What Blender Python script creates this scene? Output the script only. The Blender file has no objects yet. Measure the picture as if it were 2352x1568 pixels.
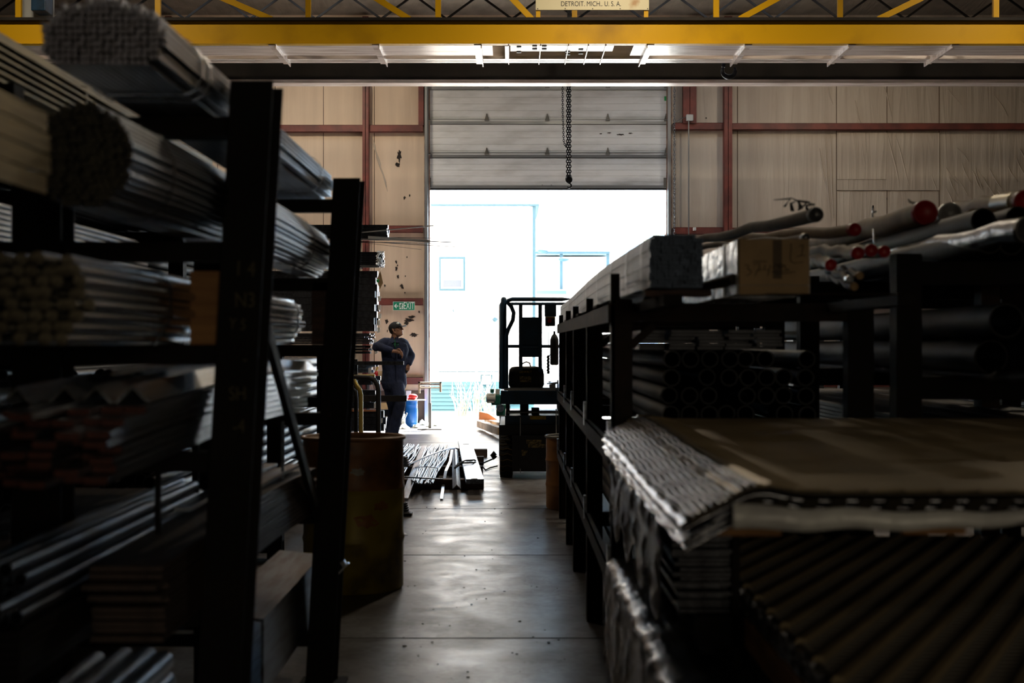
import bpy, bmesh, math, random
from mathutils import Vector, Matrix, noise
random.seed(7)
SC = bpy.context.scene
COL = SC.collection
F = 3267.0          # focal length in pixels of the 2352 px frame (50 mm lens)
EYE = 1.43          # camera height
HZ = 788.0          # horizon row

# ------------------------------------------------------------------ camera
cd = bpy.data.cameras.new('camera'); cam = bpy.data.objects.new('camera', cd); COL.objects.link(cam)
cam.location = (0, 0, EYE); cam.rotation_euler = (math.pi/2, 0, 0)
cd.sensor_width = 36; cd.lens = F*36/2352; cd.shift_y = 4/2352; cd.clip_start = .05; cd.clip_end = 300
cd.dof.use_dof = True; cd.dof.focus_distance = 21.4; cd.dof.aperture_fstop = 3.6
SC.camera = cam
# ------------------------------------------------------------------ world, sun, exposure
w = bpy.data.worlds.new('sky'); SC.world = w; w.use_nodes = True
bg = w.node_tree.nodes['Background']; bg.inputs[0].default_value = (.54, .76, 1, 1); bg.inputs[1].default_value = 7.0
sd = bpy.data.lights.new('sun', 'SUN'); sd.energy = 85; sd.angle = .02; sd.color = (1, .98, .96)
sun = bpy.data.objects.new('sun', sd); COL.objects.link(sun)
sun.rotation_euler = Vector((-.26, -.56, -.79)).to_track_quat('-Z', 'Y').to_euler()
pd = bpy.data.lights.new('door_portal', 'AREA'); pd.shape = 'RECTANGLE'; pd.size = 4.25; pd.size_y = 4.2; pd.cycles.is_portal = True
po = bpy.data.objects.new('door_portal', pd); COL.objects.link(po); po.location = (.64, 25.5, 2.1); po.rotation_euler = (-math.pi/2, 0, 0)
SC.view_settings.view_transform = 'Standard'; SC.view_settings.look = 'None'
SC.view_settings.exposure = 0; SC.view_settings.gamma = 1; SC.view_settings.use_curve_mapping = False
SC.cycles.max_bounces = 7; SC.cycles.diffuse_bounces = 3; SC.cycles.glossy_bounces = 4
SC.cycles.sample_clamp_indirect = 14
SC.cycles.use_fast_gi = False
# high-bay lamps of the hall above the frame, the last an added fill lamp (their housings are built further down)
LAMPS = [(-5.4, 15.6, 6.9, 95), (1.4, 15.6, 6.9, 170), (6.6, 15.6, 6.9, 110), (-3.4, 21.9, 6.85, 80), (5.4, 21.9, 6.85, 45),
         (-3.4, .6, 4.6, 2.5), (2.4, -2.4, 3.6, 7)]
FILL_W = 22     # power of the warm fill light added on the wall behind the camera

# ------------------------------------------------------------------ helpers
def at(px, py, Y):
    return Vector(((px-1176)*Y/F, Y, EYE+(HZ-py)*Y/F))
def sz(px, Y): return px*Y/F

WL = {}
def wloc(o): return WL.get(o.name, Vector((0, 0, 0)))
def tag(o, label=None, cat=None, group=None, kind=None):
    if label: o['label'] = label
    if cat: o['category'] = cat
    if group: o['group'] = group
    if kind: o['kind'] = kind
    return o
def thing(name, label, cat, loc, group=None):
    o = bpy.data.objects.new(name, None); COL.objects.link(o); o.empty_display_size = .1
    o.location = loc; WL[o.name] = Vector(loc)
    return tag(o, label, cat, group)

class MB:
    def __init__(s): s.v = []; s.f = []; s.sm = []
    def add(s, vs, fs, smooth=False):
        b = len(s.v); s.v += [tuple(v) for v in vs]
        for f in fs: s.f.append([i+b for i in f]); s.sm.append(smooth)
        return s
    def box(s, x0, x1, y0, y1, z0, z1):
        if x0 > x1: x0, x1 = x1, x0
        if y0 > y1: y0, y1 = y1, y0
        if z0 > z1: z0, z1 = z1, z0
        vs = [(x, y, z) for z in (z0, z1) for y in (y0, y1) for x in (x0, x1)]
        return s.add(vs, [(0, 2, 3, 1), (4, 5, 7, 6), (0, 1, 5, 4), (2, 6, 7, 3), (0, 4, 6, 2), (1, 3, 7, 5)])
    def obox(s, p0, p1, wd, ht, up=(0, 0, 1)):
        """box beam from p0 to p1, width wd, height ht"""
        p0 = Vector(p0); p1 = Vector(p1); d = (p1-p0).normalized(); u = Vector(up)
        if abs(d.dot(u)) > .98: u = Vector((0, 1, 0))
        a = d.cross(u).normalized(); b = a.cross(d).normalized()
        vs = []
        for p in (p0, p1):
            for (i, j) in ((-1, -1), (1, -1), (1, 1), (-1, 1)): vs.append(p+a*i*wd/2+b*j*ht/2)
        return s.add(vs, [(0, 3, 2, 1), (4, 5, 6, 7), (0, 1, 5, 4), (1, 2, 6, 5), (2, 3, 7, 6), (3, 0, 4, 7)])
    def loft(s, rings, caps=True, smooth=True, closed=False):
        n = len(rings[0]); vs = [p for r in rings for p in r]; fs = []
        m = len(rings)
        for i in range(m if closed else m-1):
            for j in range(n):
                k = (j+1) % n; i2 = (i+1) % m
                fs.append((i*n+j, i*n+k, i2*n+k, i2*n+j))
        s.add(vs, fs, smooth)
        if caps and not closed:
            s.add(list(rings[0]), [tuple(range(n-1, -1, -1))]); s.add(list(rings[-1]), [tuple(range(n))])
        return s
    def tube(s, path, r, n=8, caps=True, flat=1.0):
        path = [Vector(p) for p in path]; rings = []; ref = Vector((0, 0, 1))
        R = r if isinstance(r, (list, tuple)) else [r]*len(path)
        d0 = (path[1]-path[0]).normalized()
        if abs(d0.dot(ref)) > .95: ref = Vector((1, 0, 0))
        a = d0.cross(ref).normalized()
        for i, p in enumerate(path):
            d = (path[min(i+1, len(path)-1)]-path[max(i-1, 0)]).normalized()
            a = (a-d*a.dot(d)).normalized(); b = d.cross(a)
            rings.append([p+(a*math.cos(t)+b*math.sin(t)*flat)*R[i] for t in [2*math.pi*k/n for k in range(n)]])
        return s.loft(rings, caps)
    def cyl(s, p0, p1, r, n=12): return s.tube([p0, p1], r, n)
    def lathe(s, prof, c, n=32, caps=False):
        rings = [[(c[0]+r*math.cos(2*math.pi*k/n), c[1]+r*math.sin(2*math.pi*k/n), c[2]+z) for k in range(n)] for r, z in prof]
        return s.loft(rings, caps)
    def prism(s, poly, y0, y1, inner=None, smooth=False):
        """profile of (x, z) points swept along y; inner makes it hollow"""
        n = len(poly); ys = y0 if isinstance(y0, (list,)) else [y0, y1]
        rings = [[(x, y, z) for x, z in poly] for y in ys]
        if inner is None: return s.loft(rings, True, smooth)
        s.loft(rings, False, smooth)
        s.loft([[(x, y, z) for x, z in reversed(inner)] for y in ys], False, smooth)
        for y, fl in ((ys[0], 0), (ys[-1], 1)):
            vs = [(x, y, z) for x, z in poly]+[(x, y, z) for x, z in inner]
            fs = [(i, (i+1) % n, n+(i+1) % n, n+i) for i in range(n)]
            s.add(vs, fs)
        return s
    def ball(s, c, rx, ry, rz, n=12, m=8):
        rings = []
        for i in range(m+1):
            t = math.pi*i/m; q = max(math.sin(t), .02)
            rings.append([(c[0]+rx*q*math.cos(2*math.pi*k/n), c[1]+ry*q*math.sin(2*math.pi*k/n), c[2]-rz*math.cos(t)) for k in range(n)])
        return s.loft(rings, True)
    def build(s, name, mat, parent=None, base=True):
        me = bpy.data.meshes.new(name)
        xs = [v[0] for v in s.v]; ys = [v[1] for v in s.v]; zs = [v[2] for v in s.v]
        c = Vector(((min(xs)+max(xs))/2, (min(ys)+max(ys))/2, min(zs)))
        if not base: c = Vector((0, 0, 0))
        me.from_pydata([(v[0]-c.x, v[1]-c.y, v[2]-c.z) for v in s.v], [], s.f)
        me.polygons.foreach_set('use_smooth', s.sm); me.update()
        if isinstance(mat, (list, tuple)):
            for q in mat: me.materials.append(q)
        else: me.materials.append(mat)
        o = bpy.data.objects.new(name, me); COL.objects.link(o); WL[o.name] = c
        if parent is not None:
            o.parent = parent; o.location = c-wloc(parent)
        else: o.location = c
        return o
def box(name, x0, x1, y0, y1, z0, z1, mat, parent=None): return MB().box(x0, x1, y0, y1, z0, z1).build(name, mat, parent)
def kids(o): return [c for c in bpy.data.objects if c.parent == o]
def copy_tree(o, parent=None, loc=None, label=None):
    c = o.copy(); COL.objects.link(c)
    if parent is not None: c.parent = parent
    if loc is not None: c.location = loc
    if label: c['label'] = label
    WL[c.name] = Vector(c.location)
    for ch in list(o.children): copy_tree(ch, c)
    return c
def part_copy(o, parent, off):
    """another copy of a part, moved by off"""
    c = o.copy(); COL.objects.link(c); c.parent = parent; c.location = o.location+Vector(off); WL[c.name] = wloc(o)+Vector(off)
    return c
def bevel(o, w=.004, seg=2):
    m = o.modifiers.new('bevel', 'BEVEL'); m.width = w; m.segments = seg; m.limit_method = 'ANGLE'; return o
def text(name, s, size, loc, rot, mat, parent, ext=.0015, align='CENTER', sx=1, width=None):
    cu = bpy.data.curves.new(name, 'FONT'); cu.body = s; cu.size = size; cu.extrude = ext; cu.align_x = align; cu.align_y = 'CENTER'
    t = bpy.data.objects.new(name, cu); COL.objects.link(t)
    bpy.context.view_layer.update()
    me = bpy.data.meshes.new_from_object(t.evaluated_get(bpy.context.evaluated_depsgraph_get()))
    bpy.data.objects.remove(t); me.materials.clear(); me.materials.append(mat)
    if width:
        xs = [v.co.x for v in me.vertices]; sx = width/(max(xs)-min(xs))
    if sx != 1:
        for v in me.vertices: v.co.x *= sx
    o = bpy.data.objects.new(name, me); COL.objects.link(o); o.rotation_euler = rot
    WL[o.name] = Vector(loc)
    if parent is not None: o.parent = parent; o.location = Vector(loc)-wloc(parent)
    else: o.location = loc
    return o
def circ(r, n=12, cx=0, cz=0): return [(cx+r*math.cos(2*math.pi*k/n), cz+r*math.sin(2*math.pi*k/n)) for k in range(n)]
def rect(wd, ht, cx=0, cz=0): return [(cx-wd/2, cz-ht/2), (cx+wd/2, cz-ht/2), (cx+wd/2, cz+ht/2), (cx-wd/2, cz+ht/2)]
def angle(a, t): return [(-a/2, 0), (a/2, 0), (a/2, t), (-a/2+t, t), (-a/2+t, a), (-a/2, a)]
def roof_angle(a, t):   # an angle lying with its corner up
    h = a*.7; q = t*1.4
    return [(-h, 0), (0, h), (h, 0), (h-q, 0), (0, h-q), (-h+q, 0)]
def channel(wd, h, t): return [(-wd/2, 0), (-wd/2+t, 0), (-wd/2+t, h-t), (wd/2-t, h-t), (wd/2-t, 0), (wd/2, 0), (wd/2, h), (-wd/2, h)]

# ------------------------------------------------------------------ materials
MT = {}
def mat(name, col, rough=.6, metal=0, col2=None, scale=6, bump=0, bscale=30, stretch=None, emit=None, es=0, spec=.5, mix=(.4, .65), rough2=None, trans=0, alpha=1, detail=6):
    m = bpy.data.materials.new(name); m.use_nodes = True; nt = m.node_tree; b = nt.nodes['Principled BSDF']
    b.inputs['Base Color'].default_value = (*col, 1); b.inputs['Roughness'].default_value = rough
    b.inputs['Metallic'].default_value = metal; b.inputs['Specular IOR Level'].default_value = spec
    if trans: b.inputs['Transmission Weight'].default_value = trans
    if alpha < 1: b.inputs['Alpha'].default_value = alpha
    if emit: b.inputs['Emission Color'].default_value = (*emit, 1); b.inputs['Emission Strength'].default_value = es
    tc = nt.nodes.new('ShaderNodeTexCoord'); mp = nt.nodes.new('ShaderNodeMapping')
    nt.links.new(tc.outputs['Object'], mp.inputs[0])
    if stretch: mp.inputs['Scale'].default_value = stretch
    if col2 is not None or rough2 is not None:
        n = nt.nodes.new('ShaderNodeTexNoise'); n.inputs['Scale'].default_value = scale; n.inputs['Detail'].default_value = detail
        nt.links.new(mp.outputs[0], n.inputs['Vector'])
        r = nt.nodes.new('ShaderNodeValToRGB'); r.color_ramp.elements[0].position = mix[0]; r.color_ramp.elements[1].position = mix[1]
        nt.links.new(n.outputs['Fac'], r.inputs[0])
        if col2 is not None:
            x = nt.nodes.new('ShaderNodeMix'); x.data_type = 'RGBA'
            x.inputs['A'].default_value = (*col, 1); x.inputs['B'].default_value = (*col2, 1)
            nt.links.new(r.outputs[0], x.inputs['Factor']); nt.links.new(x.outputs['Result'], b.inputs['Base Color'])
        if rough2 is not None:
            x2 = nt.nodes.new('ShaderNodeMapRange'); x2.inputs['To Min'].default_value = rough; x2.inputs['To Max'].default_value = rough2
            nt.links.new(r.outputs[0], x2.inputs[0]); nt.links.new(x2.outputs[0], b.inputs['Roughness'])
    if bump:
        n2 = nt.nodes.new('ShaderNodeTexNoise'); n2.inputs['Scale'].default_value = bscale; n2.inputs['Detail'].default_value = 5
        nt.links.new(mp.outputs[0], n2.inputs['Vector'])
        bp = nt.nodes.new('ShaderNodeBump'); bp.inputs['Strength'].default_value = bump; bp.inputs['Distance'].default_value = .01
        nt.links.new(n2.outputs['Fac'], bp.inputs['Height']); nt.links.new(bp.outputs[0], b.inputs['Normal'])
    MT[name] = m; return m
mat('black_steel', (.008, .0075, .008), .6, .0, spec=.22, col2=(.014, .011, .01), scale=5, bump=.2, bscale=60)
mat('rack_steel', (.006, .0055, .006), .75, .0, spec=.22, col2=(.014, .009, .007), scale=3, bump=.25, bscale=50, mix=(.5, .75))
mat('rust_steel', (.03, .016, .012), .65, .0, spec=.22, col2=(.012, .009, .008), scale=7, bump=.3, bscale=60)
mat('mill_steel', (.16, .20, .26), .33, .95, (.07, .07, .085), 4, .15, 20, stretch=(8, .8, 8))
mat('bright_steel', (.55, .58, .62), .27, 1, (.35, .37, .4), 3, .1, 14, stretch=(6, .6, 6))
mat('gray_steel', (.42, .45, .50), .30, .95, (.16, .17, .19), 4, .2, 14, stretch=(8, .6, 8))
mat('dark_steel', (.05, .053, .062), .4, .8, (.025, .025, .03), 4, .2, 20, stretch=(6, 1, 6))
mat('slate_tube', (.06, .08, .12), .42, .8, (.03, .04, .06), 6, .3, 20, stretch=(4, 1, 8))
mat('tube_end', (.010, .012, .016), .6, 0, (.01, .012, .016), 60, .2, 90)
mat('bar_end', (.46, .46, .56), .55, .2, (.26, .25, .28), 60, .2, 90)
mat('dull_end', (.06, .055, .035), .7, .2, (.02, .018, .015), 60, .2, 90)
mat('round_end', (.22, .19, .13), .5, .4, (.08, .07, .05), 40)
mat('straw_steel', (.5, .44, .28), .42, .75, (.25, .22, .15), 3, .15, 14, stretch=(8, .6, 8))
mat('orange_paint', (.09, .02, .01), .6, 0, (.02, .01, .01), 30, mix=(.4, .6))
mat('brown_steel', (.09, .065, .055), .42, .5, (.06, .045, .04), 4, .25, 20, stretch=(8, 1, 8))
mat('crane_yellow', (.60, .33, .004), .45, 0, (.34, .18, .008), 1.3, .15, 12, mix=(.5, .8), spec=.2)
mat('crane_dark', (.022, .018, .015), .7, 0, (.012, .010, .009), 2, spec=.25)
mat('crane_pale', (.80, .70, .66), .26, 0, (.46, .36, .31), 3, .5, 9, stretch=(.35, 3, 3), spec=.9, mix=(.45, .7))
mat('sign_cream', (.62, .56, .36), .5, 0, (.42, .25, .10), 3, mix=(.62, .75))
mat('ink', (.015, .013, .012), .6)
mat('girt_red', (.22, .055, .042), .5, 0, (.12, .035, .03), 4, .1, 20)
mat('jamb_tan', (.42, .28, .20), .6, 0, (.2, .1, .07), 8)
mat('track_steel', (.42, .44, .46), .35, .8)
mat('hinge_steel', (.22, .21, .19), .5, .7)
mat('wood', (.36, .18, .06), .7, 0, (.22, .10, .035), 4, .2, 40, stretch=(1, 1, 8))
mat('old_wood', (.085, .045, .032), .75, 0, (.03, .02, .018), 6, .3, 30, stretch=(1, 6, 6))
mat('drum_yellow', (.36, .27, .02), .42, .1, (.09, .055, .015), 3.2, .15, 8, mix=(.48, .66))
mat('drum_orange', (.36, .15, .03), .45, .1, (.12, .05, .02), 3.5, .15, 8, mix=(.45, .65))
mat('drum_top', (.40, .24, .12), .5, .1, (.24, .12, .06), 6)
mat('exit_green', (.012, .25, .13), .4)
mat('sign_white', (.85, .9, .86), .45)
mat('navy', (.014, .024, .072), .85, 0, (.010, .016, .045), 8, .5, 60)
mat('skin', (.42, .22, .15), .55, 0, (.34, .17, .11), 20)
mat('hair', (.03, .02, .015), .8)
mat('cap', (.02, .02, .025), .8)
mat('green_shirt', (.01, .12, .06), .8)
mat('boot', (.02, .015, .012), .55)
mat('lift_blue', (.012, .055, .12), .4, .1, (.008, .03, .06), 6)
mat('lift_dark', (.012, .014, .018), .5)
mat('rubber', (.014, .013, .012), .85)
mat('tread', (.10, .065, .02), .8)
mat('label_yellow', (.55, .38, .02), .5, 0, (.25, .17, .02), 30)
mat('label_worn', (.35, .27, .1), .6, 0, (.1, .08, .04), 40, mix=(.45, .55))
mat('red', (.55, .02, .02), .4)
mat('cap_red', (.36, .008, .012), .45)
mat('kraft', (.42, .28, .14), .7, 0, (.24, .16, .08), 4, .1, 12)
mat('kraft_dark', (.13, .09, .055), .75, 0, (.06, .045, .03), 5, .2, 12)
mat('wrap', (.42, .43, .45), .22, 0, (.16, .16, .16), 7, .9, 16, spec=1, stretch=(2, .7, 2))
mat('dark_wrap', (.05, .053, .06), .30, 0, (.03, .03, .035), 7, .9, 14, spec=1, stretch=(2, .7, 2))
mat('white_wrap', (.75, .76, .74), .3, 0, (.5, .5, .5), 8, .8, 18, spec=.8)
mat('sheet_tan', (.42, .33, .20), .42, .35, (.28, .22, .13), 2, .2, 20)
mat('sheet_edge', (.45, .47, .52), .25, .85, (.2, .2, .22), 14, .5, 30)
mat('sheet_dark', (.06, .05, .035), .5, .3)
mat('green_machine', (.01, .11, .08), .45)
mat('pale_cast', (.55, .56, .55), .5)
mat('blue_drum', (.012, .13, .50), .3)
mat('terra', (.55, .22, .10), .8)
mat('timber', (.42, .31, .2), .75, 0, (.25, .17, .11), 6)
mat('white_pvc', (.7, .7, .68), .5)
mat('brass', (.28, .2, .05), .35, .6)
mat('rag', (.5, .48, .4), .9, 0, (.2, .25, .15), 9)
mat('cloth_black', (.012, .012, .013), .8)
mat('chalk', (.09, .078, .042), .9)
mat('tear', (.025, .018, .014), .9)
mat('siding', (.84, .84, .82), .6)
mat('trim_blue', (.022, .070, .10), .6)
mat('skirt_blue', (.05, .15, .20), .6)
mat('pane', (.07, .09, .12), .5)
mat('leaf', (.6, .62, .5), .8)
mat('cord_gray', (.12, .12, .12), .5)
mat('lamp_glow', (1, .9, .7), .5, emit=(1, .83, .58), es=6)
mat('lit_pane', (.8, .7, .5), .5, emit=(1, .84, .6), es=.5)
mat('sky_pane', (.8, .85, .9), .5, emit=(.72, .86, 1), es=4)
mat('lamp_house', (.3, .3, .3), .5, .5)
mat('green_tag', (.03, .35, .1), .5)
mat('card_yellow', (.42, .30, .13), .7)

# concrete floor : worn, patchy gloss, fine scratches along x
m = mat('concrete', (.20, .175, .165), .30, 0); nt = m.node_tree; b = nt.nodes['Principled BSDF']; N = nt.nodes.new; L = nt.links.new
tc = N('ShaderNodeTexCoord')
def nz(sc, det=8, st=None, ds=0):
    n = N('ShaderNodeTexNoise'); n.inputs['Scale'].default_value = sc; n.inputs['Detail'].default_value = det; n.inputs['Distortion'].default_value = ds
    if st:
        mp = N('ShaderNodeMapping'); mp.inputs['Scale'].default_value = st; L(tc.outputs['Object'], mp.inputs[0]); L(mp.outputs[0], n.inputs['Vector'])
    else: L(tc.outputs['Object'], n.inputs['Vector'])
    return n
def ramp(src, p0, p1, c0, c1):
    r = N('ShaderNodeValToRGB'); r.color_ramp.elements[0].position = p0; r.color_ramp.elements[1].position = p1
    r.color_ramp.elements[0].color = (*c0, 1); r.color_ramp.elements[1].color = (*c1, 1); L(src, r.inputs[0]); return r
n1 = nz(1.4, 10, None, .4); n2 = nz(14, 12, None, 1.2); n3 = nz(46, 6); n4 = nz(3.2, 10, None, .5)
c1 = ramp(n1.outputs['Fac'], .35, .68, (.085, .066, .058), (.215, .218, .23))
c2 = ramp(n2.outputs['Fac'], .35, .62, (.38, .34, .32), (1, 1, 1))
mx = N('ShaderNodeMix'); mx.data_type = 'RGBA'; mx.blend_type = 'MULTIPLY'; mx.inputs['Factor'].default_value = .8
L(c1.outputs[0], mx.inputs['A']); L(c2.outputs[0], mx.inputs['B'])
c3 = ramp(n3.outputs['Fac'], .30, .36, (.2, .2, .2), (1, 1, 1))
mx2 = N('ShaderNodeMix'); mx2.data_type = 'RGBA'; mx2.blend_type = 'MULTIPLY'; mx2.inputs['Factor'].default_value = .7
L(mx.outputs['Result'], mx2.inputs['A']); L(c3.outputs[0], mx2.inputs['B']); L(mx2.outputs['Result'], b.inputs['Base Color'])
r1 = ramp(n4.outputs['Fac'], .32, .7, (.45, .45, .45), (.30, .30, .30)); L(r1.outputs[0], b.inputs['Roughness'])
bp = N('ShaderNodeBump'); bp.inputs['Strength'].default_value = .25; bp.inputs['Distance'].default_value = .0006
n5 = nz(38, 8, None, .3); L(n5.outputs['Fac'], bp.inputs['Height']); L(bp.outputs[0], b.inputs['Normal'])

# white faced insulation, dirty, with vertical wrinkles
def insulation(name, col, dirt, wr):
    m = mat(name, col, .62, 0); nt = m.node_tree; b = nt.nodes['Principled BSDF']; N = nt.nodes.new; L = nt.links.new
    tc = N('ShaderNodeTexCoord')
    def nz(sc, det, st, ds=0):
        n = N('ShaderNodeTexNoise'); n.inputs['Scale'].default_value = sc; n.inputs['Detail'].default_value = det; n.inputs['Distortion'].default_value = ds
        mp = N('ShaderNodeMapping'); mp.inputs['Scale'].default_value = st; L(tc.outputs['Object'], mp.inputs[0]); L(mp.outputs[0], n.inputs['Vector']); return n
    a = nz(.9, 8, (1, 1, .6)); v = nz(3, 3, (1.6, 1, .10)); s = nz(1.0, 2.5, (6, 1, .45), 1.2)
    r = N('ShaderNodeValToRGB'); r.color_ramp.elements[0].position = .3; r.color_ramp.elements[1].position = .62
    r.color_ramp.elements[0].color = (*dirt, 1); r.color_ramp.elements[1].color = (*col, 1)
    ad = N('ShaderNodeMath'); ad.operation = 'MULTIPLY_ADD'; ad.inputs[1].default_value = .5; L(v.outputs['Fac'], ad.inputs[0])
    h = N('ShaderNodeMath'); h.operation = 'MULTIPLY'; h.inputs[1].default_value = .5; L(a.outputs['Fac'], h.inputs[0]); L(h.outputs[0], ad.inputs[2])
    L(ad.outputs[0], r.inputs[0]); L(r.outputs[0], b.inputs['Base Color'])
    bp = N('ShaderNodeBump'); bp.inputs['Strength'].default_value = wr; bp.inputs['Distance'].default_value = .05
    L(s.outputs['Fac'], bp.inputs['Height']); L(bp.outputs[0], b.inputs['Normal'])
    return m
insulation('wall_face', (.80, .63, .47), (.60, .46, .34), .16)
insulation('wall_wrinkled', (.62, .54, .45), (.44, .36, .29), .5)
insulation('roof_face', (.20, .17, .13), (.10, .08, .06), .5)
mat('seam', (.16, .11, .08), .8)
# ribbed door panels
mat('door_white', (.82, .83, .84), .4, 0, (.54, .54, .53), 1.2, .12, 5, stretch=(1, 1, 4), mix=(.45, .75))
mat('yard', (.55, .54, .5), .9, 0, (.42, .42, .36), 3)
# ================================================================== THE SETTING
def struct(o, label=None): o['kind'] = 'structure'; return o
YW = 25.3
DX0, DX1, DZ = -1.49, 2.775, 6.05
fl = struct(box('floor', -11, 11, -4, YW+.35, -.25, 0, MT['concrete']))
for yj in (9.61, 12.3, 6.9, 15.0, 17.7, 20.4):     # saw-cut joints: a thin dark groove filler flush with the slab
    struct(box('floor_joint', -11, 11, yj-.006, yj+.006, -.01, .0012, MT['tear'], fl))
struct(box('ground', -30, 30, YW+.351, 70, -.3, -.03, MT['yard']))
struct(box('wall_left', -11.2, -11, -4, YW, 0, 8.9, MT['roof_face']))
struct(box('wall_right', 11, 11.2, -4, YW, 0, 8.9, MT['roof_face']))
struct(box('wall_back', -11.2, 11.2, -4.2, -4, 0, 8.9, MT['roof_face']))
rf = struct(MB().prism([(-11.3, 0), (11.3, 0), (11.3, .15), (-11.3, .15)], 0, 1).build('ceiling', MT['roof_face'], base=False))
rf.data.clear_geometry()
rf.data.from_pydata([(-11.3, -4.2, 8.75), (11.3, -4.2, 8.75), (11.3, YW+.3, 7.25), (-11.3, YW+.3, 7.25),
                     (-11.3, -4.2, 8.95), (11.3, -4.2, 8.95), (11.3, YW+.3, 7.45), (-11.3, YW+.3, 7.45)], [],
                    [(0, 1, 2, 3), (4, 7, 6, 5), (0, 4, 5, 1), (1, 5, 6, 2), (2, 6, 7, 3), (3, 7, 4, 0)])
# door wall: insulation bays left and right of the opening, header above
wf = MB()
wl = struct(box('wall_front', -11.2, DX0-.03, YW, YW+.25, 0, 7.4, MT['wall_face']))
wr = struct(box('wall_front', DX1+.03, 11.2, YW, YW+.25, 0, 7.4, MT['wall_wrinkled']))
wh = struct(box('wall_front', DX0-.03, DX1+.03, YW, YW+.25, DZ+.02, 7.4, MT['wall_face']))
def zy(py): return EYE+(HZ-py)*YW/F
def xx(px): return (px-1176)*YW/F
# seams and folded flaps of the facing
for px in (743, 632, 860, 500, 380, 250, 120): struct(box('seam', xx(px)-.006, xx(px)+.006, YW-.006, YW-.001, .2, 7.2, MT['seam'], wl))
for px in (1921, 2157, 1694, 2037): struct(box('seam', xx(px)-.007, xx(px)+.007, YW-.006, YW-.001, .2 if px != 2037 else 3.6, 7.2, MT['seam'], wr))
# loose flaps that stand off the wall a little (lapped facing sheets), right side
struct(box('facing_flap', xx(1922), xx(2157), YW-.02, YW-.004, zy(437), zy(305), MT['wall_wrinkled'], wr))
struct(box('facing_flap', xx(1922), xx(2035), YW-.028, YW-.02, zy(412), zy(305), MT['wall_wrinkled'], wr))
# long wrinkles raised in the facing: tapered ridges
def ridge(px0, py0, px1, py1, wpx, parent):
    a = Vector((xx(px0), YW-.012, zy(py0))); b_ = Vector((xx(px1), YW-.012, zy(py1))); r = wpx*YW/F/2
    P = [a.lerp(b_, t) + Vector((.012*math.sin(t*5+px0), 0, 0)) for t in [i/8 for i in range(9)]]
    return struct(MB().tube(P, [r*(.25+math.sin(math.pi*(.08+.84*i/8))) for i in range(9)], 6, flat=.6).build('wrinkle', MT['wall_wrinkled'], parent))
for a in ((1905, 310, 1915, 500, 5), (1893, 320, 1908, 505, 4), (1881, 340, 1900, 440, 4), (1975, 305, 1990, 400, 5), (2040, 310, 2065, 430, 6), (2055, 310, 2090, 430, 5),
          (1900, 190, 1912, 240, 4), (1962, 230, 1978, 285, 4), (2030, 200, 2050, 270, 4), (2140, 400, 2150, 440, 4)): ridge(*a, wr)
random.seed(3)
for k in range(34):
    px = random.uniform(2165, 2345); py = random.uniform(200, 520)
    if 262 < py < 318: continue
    ridge(px, py, px+random.uniform(14, 34), py+random.uniform(30, 60), random.uniform(2.5, 4.5), wr)
for k in range(9): ridge(855+k*1.5, 318+k*6, 868+k*3, 360+k*10, 3, wl)
# tears in the facing
def tear(px, py, wpx, hpx, parent, seed, lean=0):
    random.seed(seed); n = 18; vs = [(xx(px), YW-.008, zy(py))]
    for i in range(n):
        t = 2*math.pi*i/n; q = random.uniform(.45, 1.1)
        dx = math.cos(t)*wpx*q/2; dy = math.sin(t)*hpx*q/2
        vs.append((xx(px+dx+lean*dy), YW-.007, zy(py+dy)))
    return struct(MB().add(vs, [(0, i, i % n+1) for i in range(1, n+1)]).build('tear', MT['tear'], parent))
for i, a in enumerate([(917, 358, 12, 32), (914, 378, 14, 12), (929, 454, 8, 9), (941, 449, 4, 7), (910, 602, 5, 12), (913, 610, 4, 7), (910, 617, 6, 12), (914, 636, 7, 10),
          (923, 656, 10, 9), (925, 661, 9, 6), (884, 656, 5, 7), (931, 634, 3, 4), (951, 768, 22, 12), (940, 735, 26, 8), (946, 728, 18, 7), (934, 742, 12, 9), (888, 738, 9, 12),
          (890, 760, 3, 7), (963, 716, 4, 8), (930, 672, 3, 4), (935, 590, 3, 6), (1003, 400, 1, 1)][:-1]):
    tear(*a, wl, 40+i, -.5 if i in (13, 14) else 0)
for i, a in enumerate([(1622, 271, 4, 4), (2005, 475, 5, 14), (2037, 456, 3, 8)]): tear(*a, wr, 80+i)
struct(box('floor_dirt_panel', xx(862), xx(975), YW-.03, YW-.004, 0, zy(898), MT['seam'], wl))
# red girts (horizontal) and columns (vertical): trim
def trim(n, x0, x1, z0, z1, dep, m='girt_red', lip=True):
    g = MB().box(x0, x1, YW-dep, YW-dep+.006, z0, z1).box(x0, x1, YW-dep, YW-.001, z1-.006, z1).box(x0, x1, YW-dep, YW-.001, z0, z0+.006)
    return struct(g.build('trim_%d' % n, MT[m]))
k = 1
for py in (297, 527, 693, 874):
    trim(k, -11, xx(836), zy(py+8), zy(py-8), .12); k += 1
    trim(k, xx(849), xx(972), zy(py+8), zy(py-8), .12); k += 1
for py in (292, 531, 700, 880):
    trim(k, xx(1545), xx(1660), zy(py+8), zy(py-8), .12); k += 1
    trim(k, xx(1680), 11, zy(py+8), zy(py-7), .12); k += 1
def col(px0, px1, z0, z1, dep=.2):
    global k
    x0, x1 = xx(px0), xx(px1); c = MB().box(x0, x1, YW-dep, YW-dep+.012, z0, z1).box((x0+x1)/2-.005, (x0+x1)/2+.005, YW-dep, YW-.12, z0, z1).box(x0, x1, YW-.13, YW-.002, z0, z1)
    o = struct(c.build('trim_%d' % k, MT['girt_red'])); k += 1; return o
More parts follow.
